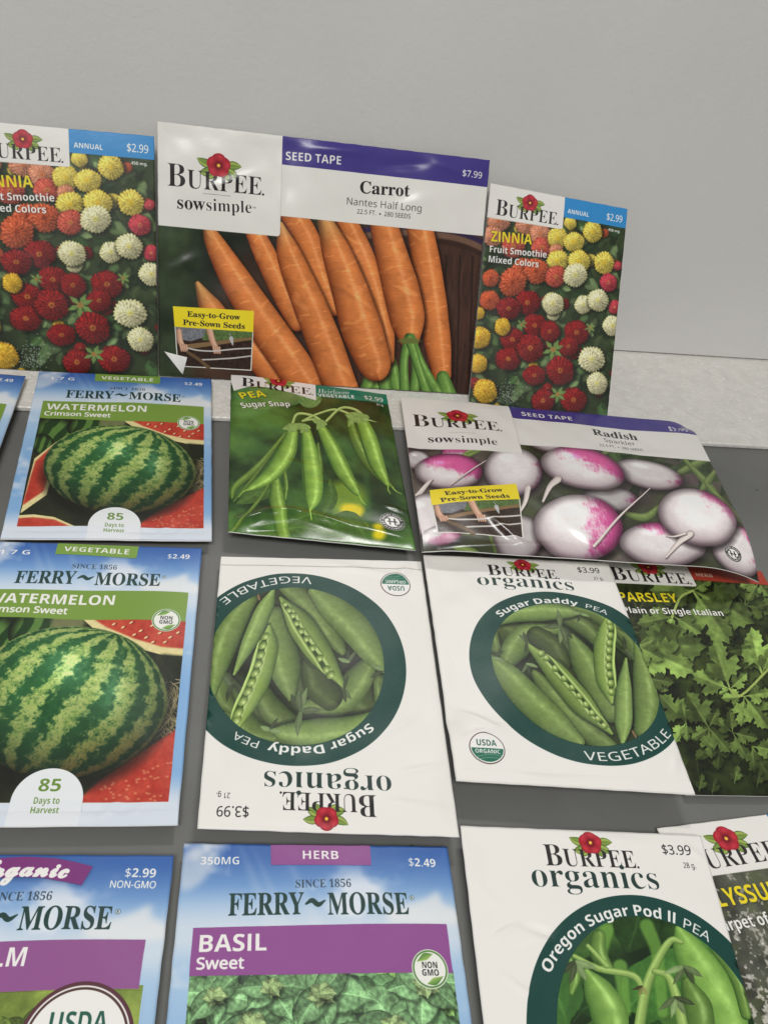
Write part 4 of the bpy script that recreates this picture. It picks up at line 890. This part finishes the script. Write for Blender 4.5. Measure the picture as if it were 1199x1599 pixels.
def mat_foam():
    m, nt, b, L = material('white_packing_foam')
    v = nt.nodes.new('ShaderNodeTexVoronoi'); v.inputs['Scale'].default_value = 420; tc = nt.nodes.new('ShaderNodeTexCoord'); L.new(tc.outputs['Object'], v.inputs['Vector'])
    n = tex_noise(nt, 150, 5, .7); r = ramp(nt, .25, .75, (.60, .585, .55), (.76, .745, .705)); L.new(n.outputs['Fac'], r.inputs['Fac'])
    n2 = tex_noise(nt, 420, 2, .6); r2 = ramp(nt, .66, .72, (0, 0, 0), (1, 1, 1)); L.new(n2.outputs['Fac'], r2.inputs['Fac'])
    mx = nt.nodes.new('ShaderNodeMix'); mx.data_type = 'RGBA'; L.new(r2.outputs['Color'], mx.inputs['Factor']); L.new(r.outputs['Color'], mx.inputs['A']); mx.inputs['B'].default_value = (.92, .9, .86, 1)
    L.new(mx.outputs['Result'], b.inputs['Base Color']); b.inputs['Roughness'].default_value = .3
    bump(nt, v.outputs['Distance'], b, .3, .0009)
    return m
def mat_board():
    m, nt, b, L = material('pale_grey_board')
    n = tex_noise(nt, 9, 6); r = ramp(nt, .3, .72, (.645, .640, .622), (.688, .683, .665)); L.new(n.outputs['Fac'], r.inputs['Fac']); 
    s1 = tex_noise(nt, 26, 7, .75); r1 = ramp(nt, .70, .78, (1, 1, 1), (.90, .895, .88)); L.new(s1.outputs['Fac'], r1.inputs['Fac'])
    mx = nt.nodes.new('ShaderNodeMix'); mx.data_type = 'RGBA'; mx.blend_type = 'MULTIPLY'; mx.inputs['Factor'].default_value = 1
    L.new(r.outputs['Color'], mx.inputs['A']); L.new(r1.outputs['Color'], mx.inputs['B']); L.new(mx.outputs['Result'], b.inputs['Base Color'])
    b.inputs['Roughness'].default_value = .75; f = tex_noise(nt, 320, 4, .7); bump(nt, f.outputs['Fac'], b, .22, .0008)
    return m
def mat_paper():
    m, nt, b, L = material('white_packet_paper')
    n = tex_noise(nt, 40, 3); r = ramp(nt, .3, .7, (.74, .73, .70), (.82, .81, .78)); L.new(n.outputs['Fac'], r.inputs['Fac']); L.new(r.outputs['Color'], b.inputs['Base Color'])
    b.inputs['Roughness'].default_value = .6
    return m
def mat_print(name, img, rough, wr=.25, spec=.4):
    m, nt, b, L = material(name)
    t = nt.nodes.new('ShaderNodeTexImage'); t.image = img; t.extension = 'EXTEND'
    L.new(t.outputs['Color'], b.inputs['Base Color'])
    n = tex_noise(nt, 55, 4); r = nt.nodes.new('ShaderNodeMapRange'); r.inputs['To Min'].default_value = rough - .07; r.inputs['To Max'].default_value = rough + .10
    L.new(n.outputs['Fac'], r.inputs['Value']); L.new(r.outputs['Result'], b.inputs['Roughness']); b.inputs['Specular IOR Level'].default_value = spec
    f = tex_noise(nt, 150, 3, .6); bump(nt, f.outputs['Fac'], b, wr, .0006)
    return m
TABLE, FOAM, BOARD, PAPER = mat_table(), mat_foam(), mat_board(), mat_paper()

# ---------------------------------------------------------------- mesh helpers
def mesh_object(name, verts, faces, mats, parent=None, uvs=None, fmat=None, smooth_=True, origin=(0, 0, 0)):
    me = bpy.data.meshes.new(name); v = (np.asarray(verts, float) - np.asarray(origin))*MM
    me.from_pydata(v.tolist(), [], faces); me.update()
    for m in mats: me.materials.append(m)
    if fmat is not None: me.polygons.foreach_set('material_index', np.asarray(fmat, np.int32))
    if smooth_: me.polygons.foreach_set('use_smooth', np.ones(len(me.polygons), bool))
    if uvs is not None:
        ul = me.uv_layers.new(name='print'); li = np.empty(len(me.loops), np.int32); me.loops.foreach_get('vertex_index', li)
        ul.data.foreach_set('uv', np.asarray(uvs, np.float32)[li].ravel())
    o = bpy.data.objects.new(name, me); C.objects.link(o)
    if parent: o.parent = parent
    return o
def box(name, x0, x1, y0, y1, z0, z1, mat, bevel=.6):
    v = [(x, y, z) for z in (z0, z1) for y in (y0, y1) for x in (x0, x1)]
    f = [(0, 2, 3, 1), (4, 5, 7, 6), (0, 1, 5, 4), (2, 6, 7, 3), (0, 4, 6, 2), (1, 3, 7, 5)]
    o = mesh_object(name, v, f, [mat], smooth_=False)
    if bevel:
        b = o.modifiers.new('edge', 'BEVEL'); b.width = bevel*MM; b.segments = 3
    return o

# ---------------------------------------------------------------- the surface and the background
t = box('table', -700, 800, -620, 420, -25, 0, TABLE, 2); t['kind'] = 'structure'
o = box('foam_sheet', -420, 560, 0, 118, .15, 3.0, FOAM, .9)
o['label'] = 'long strip of white speckled packing foam lying on the dark table before the grey board'; o['category'] = 'foam sheet'
BW = [(-420, 76.6), (560, 102.1), (560, 106.1), (-420, 80.6)]
v = [(x, y, z) for z in (3.9, 207) for x, y in BW]
o = mesh_object('backdrop_board', v, [(3, 2, 1, 0), (4, 5, 6, 7), (0, 1, 5, 4), (1, 2, 6, 5), (2, 3, 7, 6), (3, 0, 4, 7)], [BOARD], smooth_=False)
b = o.modifiers.new('edge', 'BEVEL'); b.width = .4*MM; b.segments = 2
o['label'] = 'upright pale grey board standing behind the leaning packets'; o['category'] = 'board'; o['kind'] = 'thing'

# ---------------------------------------------------------------- packets
class Sheet:
    """the printed face of a packet: corners TL, TR, BR, BL in mm, with its bulge, waves, creases and curled corners"""
    def __init__(s, q, w, h, seed, bulge=1.2, wave=.35, creases=(), curls=(), bow=0.0, lumps=()):
        s.q = np.array(q, float); s.w, s.h = w, h; s.bulge, s.wave, s.creases, s.curls, s.bow, s.lumps = bulge, wave, creases, curls, bow, lumps
        du, dv = s.q[1] - s.q[0], s.q[3] - s.q[0]; n = np.cross(dv, du); s.n = n/np.linalg.norm(n)
        r = np.random.default_rng(seed)
        s.k = [(r.uniform(-1, 1)*6.3/50, r.uniform(-1, 1)*6.3/50, r.uniform(0, 6.3), r.uniform(.4, 1)) for _ in range(5)] + \
              [(r.uniform(-1, 1)*6.3/16, r.uniform(-1, 1)*6.3/16, r.uniform(0, 6.3), r.uniform(.08, .2)) for _ in range(5)]
        s.ew = [(r.uniform(.02, .07), r.uniform(0, 6.3), r.uniform(.04, .12), r.uniform(0, 6.3)) for _ in range(4)]
    def height(s, x, y):
        u, v = np.clip(x/s.w, 0, 1), np.clip(y/s.h, 0, 1)
        p = (np.sin(math.pi*u).clip(0)*np.sin(math.pi*v).clip(0))**.55
        z = s.bulge*p + s.bow*np.sin(math.pi*v)
        edge = np.clip(np.minimum(np.minimum(x, s.w - x), np.minimum(y, s.h - y))/6, 0, 1)
        for a, b, c, d in s.k: z = z + s.wave*d*np.sin(a*x + b*y + c)*(.22 + .78*edge)*.6
        for (x0, y0), (x1, y1), wd, amp in s.creases:
            dx, dy = x1 - x0, y1 - y0; l2 = dx*dx + dy*dy; t_ = np.clip(((x - x0)*dx + (y - y0)*dy)/l2, 0, 1)
            d = np.hypot(x - x0 - t_*dx, y - y0 - t_*dy); z = z + amp*np.exp(-(d/wd)**2)*np.sin(math.pi*np.clip(t_*.9 + .05, 0, 1))
        for x0, y0, rx, ry, amp in s.lumps: z = z + amp*np.exp(-((x - x0)/rx)**2 - ((y - y0)/ry)**2)
        for x0, y0, rad, amp in s.curls: z = z + amp*np.clip(1 - np.hypot(x - x0, y - y0)/rad, 0, 1)**2
        return z
    def at(s, x, y, lift=0.0):
        x, y = np.asarray(x, float), np.asarray(y, float); u, v = x/s.w, y/s.h
        # slightly uneven cut edges
        ex = sum(a*np.sin(y*b*6.3 + c) for a, c, b, _ in s.ew)*.5; ey = sum(a*np.sin(x*b*6.3 + d) for a, _, b, d in s.ew)*.5
        u = u + ex/s.w*np.abs(2*u - 1)**6; v = v + ey/s.h*np.abs(2*v - 1)**6
        P = ((1 - u)*(1 - v))[..., None]*s.q[0] + (u*(1 - v))[..., None]*s.q[1] + (u*v)[..., None]*s.q[2] + ((1 - u)*v)[..., None]*s.q[3]
        return P + (s.height(x, y) + lift)[..., None]*s.n
    def uv(s, x, y): return np.stack([np.asarray(x)/s.w, 1 - np.asarray(y)/s.h], -1)
def grid_faces(nx, ny, base=0, flip=False):
    i, j = np.meshgrid(np.arange(nx), np.arange(ny)); a = base + j*(nx + 1) + i
    f = np.stack([a, a + nx + 1, a + nx + 2, a + 1], -1).reshape(-1, 4)
    return f[:, ::-1] if flip else f
def envelope(sh, root, mat, cell=.8, back=1.5, thick=.45):
    nx, ny = int(sh.w/cell), int(sh.h/cell)
    X, Y = np.meshgrid(np.linspace(0, sh.w, nx + 1), np.linspace(0, sh.h, ny + 1))
    F = sh.at(X, Y, thick/2).reshape(-1, 3)
    sag = back*(np.sin(math.pi*X/sh.w).clip(0)*np.sin(math.pi*Y/sh.h).clip(0))**.5
    base = sh.bulge*(np.sin(math.pi*X/sh.w).clip(0)*np.sin(math.pi*Y/sh.h).clip(0))**.55
    B = (sh.at(X, Y, -thick/2) - (sag + base)[..., None]*sh.n).reshape(-1, 3)
    n = len(F); ff = grid_faces(nx, ny); fb = grid_faces(nx, ny, n, True)
    ring = [i for i in range(nx + 1)] + [j*(nx + 1) + nx for j in range(1, ny + 1)] + [ny*(nx + 1) + i for i in range(nx - 1, -1, -1)] + [j*(nx + 1) for j in range(ny - 1, 0, -1)]
    r = np.array(ring); r2 = np.roll(r, -1); fs = np.stack([r, r2, r2 + n, r + n], -1)
    uv = sh.uv(X, Y).reshape(-1, 2)
    org = root.location/MM
    return mesh_object('envelope', np.vstack([F, B]), np.vstack([ff, fb, fs]).tolist(), [mat, PAPER], root, np.vstack([uv, uv]),
                       [0]*len(ff) + [1]*(len(fb) + len(fs)), origin=org)
LIFT = .12
def panel(name, sh, root, mat, top, bot, lift=LIFT, cell=1.0):
    """a printed area between two polylines (mm on the sheet)"""
    top, bot = np.array(top, float), np.array(bot, float)
    L = max(np.linalg.norm(np.diff(top, axis=0), axis=1).sum(), np.linalg.norm(np.diff(bot, axis=0), axis=1).sum()); nx = max(4, int(L/cell))
    H_ = max(np.linalg.norm(top[0] - bot[0]), np.linalg.norm(top[-1] - bot[-1])); ny = max(3, int(H_/cell))
    def rs(p):
        d = np.r_[0, np.cumsum(np.linalg.norm(np.diff(p, axis=0), axis=1))]; t_ = np.linspace(0, d[-1], nx + 1)
        return np.stack([np.interp(t_, d, p[:, 0]), np.interp(t_, d, p[:, 1])], -1)
    a, b = rs(top), rs(bot); t_ = np.linspace(0, 1, ny + 1)[:, None, None]; P = a[None]*(1 - t_) + b[None]*t_
    X, Y = np.clip(P[..., 0], .25, sh.w - .25), np.clip(P[..., 1], .25, sh.h - .25)
    return mesh_object(name, sh.at(X, Y, .225 + lift).reshape(-1, 3), grid_faces(nx, ny).tolist(), [mat], root, sh.uv(X, Y).reshape(-1, 2), origin=root.location/MM)
def rect(name, sh, root, mat, x0, y0, x1, y1, lift=LIFT): return panel(name, sh, root, mat, [(x0, y0), (x1, y0)], [(x0, y1), (x1, y1)], lift)
def disc(name, sh, root, mat, c, rx, ry=None, lift=LIFT, parent=None):
    ry = ry or rx; nr, na = max(4, int(rx/1.0)), 72
    V, U, Fc = [], [], []
    rr, aa = np.meshgrid(np.linspace(0.0, 1, nr + 1), np.linspace(0, 2*math.pi, na + 1), indexing='ij')
    X, Y = np.clip(c[0] + rx*rr*np.sin(aa), .25, sh.w - .25), np.clip(c[1] - ry*rr*np.cos(aa), .25, sh.h - .25)
    return mesh_object(name, sh.at(X, Y, .225 + lift).reshape(-1, 3), grid_faces(na, nr).tolist(), [mat], parent or root, sh.uv(X, Y).reshape(-1, 2), origin=root.location/MM)
GROUP = 'paper seed packets set out for display'
def packet(name, label, q, w, h, mat, seed, back=1.5, z_floor=0.0, group=GROUP, **kw):
    sh = Sheet(q, w, h, seed, **kw)
    c = sh.q.mean(0); zb = max(z_floor, min(sh.q[:, 2].min(), c[2]) - back)
    root = bpy.data.objects.new(name, None); C.objects.link(root); root.location = (c[0]*MM, c[1]*MM, zb*MM); root.empty_display_size = .02
    root['label'] = label; root['category'] = 'seed packet'; root['group'] = group
    bpy.context.view_layer.update()
    envelope(sh, root, mat, back=back)
    return sh, root

MATS = {}
def printed(kind, rough, wr=.25, spec=.4):
    if kind not in MATS: MATS[kind] = mat_print(kind + '_print_on_paper', globals()['art_' + kind](), rough, wr, spec)
    return MATS[kind]

# back row, leaning on the board
def zinnia(label, q, seed, **kw):
    m = printed('zinnia', .42); sh, r = packet('seed_packet', label, q, 82, 117, m, seed, z_floor=3.0, back=.8, bulge=.7, wave=.3, **kw)
    lp = rect('logo_panel', sh, r, m, .25, .25, 43.5, 17.3); rect('header_band', sh, r, m, 43.6, .25, 81.75, 10.7)
    disc('flower_emblem', sh, r, m, (23.3, 6.45), 4.2, 4.1, lift=LIFT*2, parent=lp)
zinnia('zinnia packet of mixed flowers cut off by the left edge, left of the carrot packet', [(-108.4, 79.0, 104.5), (-26.4, 80.0, 106.8), (-22.8, 30.4, 3.6), (-104.8, 30.4, 3.6)], 1)
zinnia('zinnia packet of mixed flowers leaning to the right of the wide carrot packet', [(144.6, 86.0, 101.6), (226.1, 87.0, 96.1), (222.3, 16.5, 3.6), (143.0, 26.4, 3.6)], 2)
def tape(kind, name, label, q, seed, ph, sh_, wh, tag, badge=None, zf=3.0, **kw):
    m = printed(kind, .22, .1); sh, r = packet(name, label, q, 167, 122, m, seed, z_floor=zf, **kw)
    lp = rect('logo_panel', sh, r, m, .25, .25, 59.5, ph); rect('header_band', sh, r, m, 59.6, .25, 166.75, sh_); rect('title_strip', sh, r, m, 59.6, sh_ + .02, 166.75, wh)
    disc('flower_emblem', sh, r, m, kw.get('em', EM[kind]), 5.9, 5.7, lift=LIFT*2, parent=lp)
    panel('planting_tag', sh, r, m, tag[:2], [tag[3], tag[2]])
    if badge: disc('heirloom_badge', sh, r, m, badge, 4.6)
    return sh, r
EM = {'carrot': (30.6, 19.6), 'radish': (29.2, 12.0)}
csh, cr = tape('carrot', 'seed_packet', 'wide carrot seed tape packet with orange carrots, leaning on the grey board', [(-25.1, 85.0, 112.2), (141.2, 86.0, 113.2), (144.4, 33.1, 3.8), (-22.4, 32.8, 3.8)], 3,
     47.5, 13.2, 37.6, [(6.9, 86.2), (47.5, 85.5), (46.9, 116.6), (9.1, 116.7)], bulge=1.3, wave=.7, back=1.0,
     creases=(((70, 4), (104, 3), 2.2, .8), ((108, 9), (135, 5), 2.0, -.7), ((135, 3), (160, 10), 2.6, .7), ((60, 8), (58, 44), 1.6, .35), ((112, 30), (140, 20), 3, .5), ((20, 30), (48, 18), 2.2, .5), ((4, 70), (20, 60), 3, .5), ((150, 60), (163, 90), 3, .6)))
# the peeled lower corner of the carrot packet
pu, pv = np.meshgrid(np.linspace(0, 1, 13), np.linspace(0, 1, 13)); a, b, c = np.array((2.6, 109.4)), np.array((14.0, 111.6)), np.array((11.9, 120.6))
P = (a*(1 - pu)[..., None] + b*pu[..., None])*(1 - pv)[..., None] + c*pv[..., None]
curl = csh.at(P[..., 0], P[..., 1], .4) + ((3.4*pv*(1 - .5*pv) + 1.3*np.sin(math.pi*pu)*(1 - pv))*(.4 + .6*(1 - pu)))[..., None]*csh.n
mesh_object('peeled_corner', curl.reshape(-1, 3), grid_faces(12, 12).tolist(), [PAPER], cr, origin=cr.location/MM)['label'] = 'white curled corner peeled off the front'

# sky-bordered packets of one maker
def sky(kind, label, q, seed, w=82, h=116, tab=True, badge=None, badge_r=5.2, days=False, band_y=38.4, pic_y=38.4, ribbon=False, **kw):
    m = printed(kind, .45); sh, r = packet('seed_packet', label, q, w, h, m, seed, **kw)
    rect('printed_picture', sh, r, m, 5.0, pic_y, 78.5, 108.6, LIFT*.8)
    panel('name_band', sh, r, m, [(4.8, 25.0), (78.3 if not ribbon else 77, 24.2)], [(4.8, band_y), (78.3 if not ribbon else 77, band_y)])
    if tab: panel('header_tab', sh, r, m, [(26.0, .25), (57.0, .25)], [(26.2, 6.8), (56.8, 6.8)])
    if ribbon: panel('ribbon', sh, r, m, [(23, 3.0), (30, 1.4), (40, .7), (49, 1.1), (59.5, 3.6)], [(25, 8.8), (32, 7.4), (40, 7.0), (47, 7.3), (57.4, 9.2)])
    rect('sealed_flap', sh, r, m, .25, 111.4, 81.75, 115.75, lift=.34)
    if badge: disc('round_badge', sh, r, m, badge, badge_r, lift=LIFT*2)
    if days:
        a = np.radians(np.linspace(-88, 88, 25)); top = [(42.6 + 10.4*math.sin(t_), 108 - 10.6*math.cos(t_)) for t_ in a]
        panel('harvest_label', sh, r, m, top, [(32.2 + 20.8*(i/24), 111.4) for i in range(25)], lift=LIFT*2)
    return sh, r
LOWFOLD = (((1, 110.8), (40, 111.6), 1.0, -.5), ((40, 111.6), (81, 110.4), 1.1, -.55), ((6, 20), (5, 70), 1.2, .3), ((70, 6), (80, 16), 1.6, .35), ((30, 70), (52, 80), 5, .4), ((58, 114), (66, 106), 1.0, .45), ((66, 113), (72, 109), .9, .4))
sky('watermelon', 'watermelon packet in the middle row, whole, under the left zinnia packet', [(-79.2, 26.3, 6.0), (3.9, 28.6, 6.0), (5.3, -89.6, 4.2), (-76.3, -91.0, 4.2)], 5, badge=(71.3, 38.3), days=True, bulge=.8, wave=.45, back=3, creases=LOWFOLD)
sky('watermelon', 'watermelon packet in front of the whole watermelon packet, cut off by the left edge', [(-80.5, -92.4, 4.2), (1.4, -94.0, 4.2), (-3.7, -214.4, 4.2), (-85.6, -210.9, 4.2)], 6, badge=(71.3, 38.3), days=True, bulge=.8, wave=.35, back=2.8, creases=LOWFOLD)
sky('watermelon', 'sky-blue packet of which only the right side shows at the left edge, below the zinnias', [(-168.0, 23.9, 6.0), (-84.6, 21.1, 6.0), (-88.6, -93.8, 4.0), (-170.5, -91.0, 4.0)], 7, badge=(71.3, 38.3), days=True, bulge=1.6, wave=.4, back=2.4)
sky('basil', 'basil herb packet with purple band at the bottom of the picture', [(-1.6, -220.2, 4.0), (79.6, -225.9, 4.0), (72.4, -340.7, 4.0), (-8.5, -334.9, 4.0)], 8, badge=(71.6, 36.8), badge_r=5.3, band_y=37.8, pic_y=37.8, bulge=1.6, wave=.3, back=2.2)
sky('balm', 'lemon balm packet with purple organic ribbon in the lower left corner', [(-86.2, -218.6, 4.0), (-4.4, -223.7, 4.0), (-12.3, -338.4, 4.0), (-94.1, -332.8, 4.0)], 9, tab=False, ribbon=True, badge=(63.4, 49.2), badge_r=14.0, band_y=37.2, pic_y=37.4, bulge=1.6, wave=.3, back=2.2)

# glossy packets lying on the table
m = printed('pea', .17, .08)
sh, r = packet('seed_packet', 'green sugar snap pea packet with hanging pods, between the watermelon and radish packets', [(13.9, 35.5, 6.0), (95.7, 24.3, 6.0), (91.1, -95.9, 7.5), (11.8, -86.2, 6.5)], 82, 119, m, 10, bulge=.9, wave=.45, back=3.8,
    creases=(((2, 114), (16, 105), 2.2, 1.8), ((14, 106), (32, 102), 2.4, 2.6), ((30, 103), (54, 109), 2.2, 2.0), ((50, 108), (80, 113), 3.0, 1.0), ((8, 118), (30, 112), 2.0, -.9), ((70, 92), (82, 96), 1.2, .4), ((34, 80), (52, 82), .7, .35), ((20, 66), (40, 70), .6, .25), ((60, 4), (75, 12), 2, .4)))
panel('logo_panel', sh, r, m, [(.25, .25), (12, .25), (22, .25), (32, .25), (44.1, .25)], [(.4, 17.4), (7.9, 11.7), (21.8, 9.3), (30.6, 10.9), (43.6, 15.4)])
panel('header_band', sh, r, m, [(44.3, .25), (81.75, .25)], [(43.9, 11.2), (81.75, 9.9)]); disc('heirloom_badge', sh, r, m, (73.2, 103.2), 5.6)
tape('radish', 'seed_packet', 'wide radish seed tape packet with pink and white radishes, lying over its neighbours', [(102.4, 19.6, 8.0), (269.9, 10.5, 8.5), (248.5, -112.9, 16.0), (92.5, -99.9, 12.0)], 11,
     46.4, 13.0, 38.0, [(7.4, 80.9), (52.1, 71.3), (48.8, 111.7), (7.8, 110.8)], badge=(155.3, 110.0), zf=0.0, bulge=1.2, wave=.6, back=3.2,
     creases=(((8, 121), (70, 114), 2.6, 1.1), ((70, 116), (150, 117), 3, .6), ((34, 96), (50, 120), 2.4, 1.2), ((74, 100), (86, 116), 3.2, .9), ((100, 40), (150, 34), 3, .5), ((60, 2), (58, 46), 1.6, .35), ((150, 12), (162, 2), 2.2, -1.2)),
     curls=((167, 0, 15, -4.5), (167, 122, 34, -7.5), (0, 122, 20, -1.5)))

# white organic packets with a dark green ring
def organic(kind, label, q, seed, **kw):
    m = printed(kind, .42, .16, .3); sh, r = packet('seed_packet', label, q, 84, 117, m, seed, **kw)
    ring = disc('green_ring', sh, r, m, (53.6, 64.6), 41.8, 43.4, lift=LIFT*.6); disc('printed_picture', sh, r, m, (53.0, 64.4), 32.6, 35.6, lift=LIFT*1.4)
    rect('sealed_flap', sh, r, m, .25, 112.2, 83.75, 116.75, lift=.34)
    disc('round_badge', sh, r, m, (12.4, 103.4), 6.3); disc('flower_emblem', sh, r, m, (43.4, 4.4), 3.7, 3.6)
organic('sugar_pea', 'white pea packet with green ring lying upside down, above the basil packet', [(83.3, -224.2, 6.5), (2.1, -217.0, 6.5), (9.0, -98.5, 4.0), (93.4, -99.4, 4.0)], 12, bulge=1.1, wave=.4, back=3.2,
    creases=(((2, 8), (30, 10), 2.2, .7), ((10, 42), (24, 34), 1.2, .4), ((14, 104), (4, 116), 2, .5), ((30, 3), (80, 5), 2.4, -.5), ((3, 24), (20, 20), 1.0, .4), ((10, 108), (40, 114), 1.6, .4)), lumps=((24, 84, 20, 16, 1.0), (50, 20, 26, 14, .6)))
organic('sugar_pea', 'white pea packet with green ring lying right way up, overlapping the parsley packet', [(94.6, -96.5, 5.5), (179.5, -100.2, 6.5), (168.7, -215.8, 10.5), (85.6, -206.0, 9.0)], 13, bulge=1.1, wave=.45, back=3.4,
    creases=(((2, 86), (20, 96), 1.4, .8), ((4, 100), (22, 92), 1.2, .6), ((6, 111), (60, 112), 1.6, -.6), ((78, 110), (83, 100), 1.4, .7)), curls=((0, 90, 14, -2.0),), lumps=((60, 62, 22, 26, .9), (20, 40, 14, 22, .6)))
organic('snow_pea', 'white pea packet in the lower right, with a dent and a bent upper corner', [(84.8, -219.9, 5.5), (167.5, -227.8, 5.5), (149.6, -343.4, 5.0), (73.6, -336.4, 5.0)], 14, bulge=1.0, wave=.4, back=2.6,
    creases=(((4, 36), (16, 30), 1.2, .9), ((14, 30), (30, 35), 1.2, -.8), ((8, 40), (30, 34), 1.6, .5), ((76, 3), (83, 9), 1.2, .5), ((2, 18), (10, 26), 2, .3), ((18, 52), (6, 44), 1.0, .5), ((30, 2), (70, 4), 2, .4)), lumps=((40, 60, 22, 30, .9), (20, 20, 16, 14, .5)))

# printed packets half hidden under others
m = printed('parsley', .36)
sh, r = packet('seed_packet', 'parsley packet with green leaves, partly under the white pea and radish packets', [(178.4, -94.4, 2.0), (260.2, -99.7, 2.0), (252.7, -216.4, 2.0), (170.8, -211.2, 2.0)], 82, 117, m, 15, bulge=.5, wave=.18, back=.8)
rect('logo_panel', sh, r, m, .25, .25, 43.7, 13.6); rect('header_band', sh, r, m, 43.8, .25, 81.75, 9.2)
m = printed('alyssum', .4)
sh, r = packet('seed_packet', 'alyssum packet of tiny white flowers, partly under the dented white pea packet', [(154.8, -222.8, 2.0), (236.6, -217.6, 2.0), (244.0, -334.4, 2.0), (162.2, -339.6, 2.0)], 82, 117, m, 16, bulge=.5, wave=.18, back=.8)
lp = rect('logo_panel', sh, r, m, .25, .25, 43.7, 18.2); rect('header_band', sh, r, m, 43.8, .25, 81.75, 10.7); disc('flower_emblem', sh, r, m, (23.5, 6.6), 4.3, 4.2, lift=LIFT*2, parent=lp)
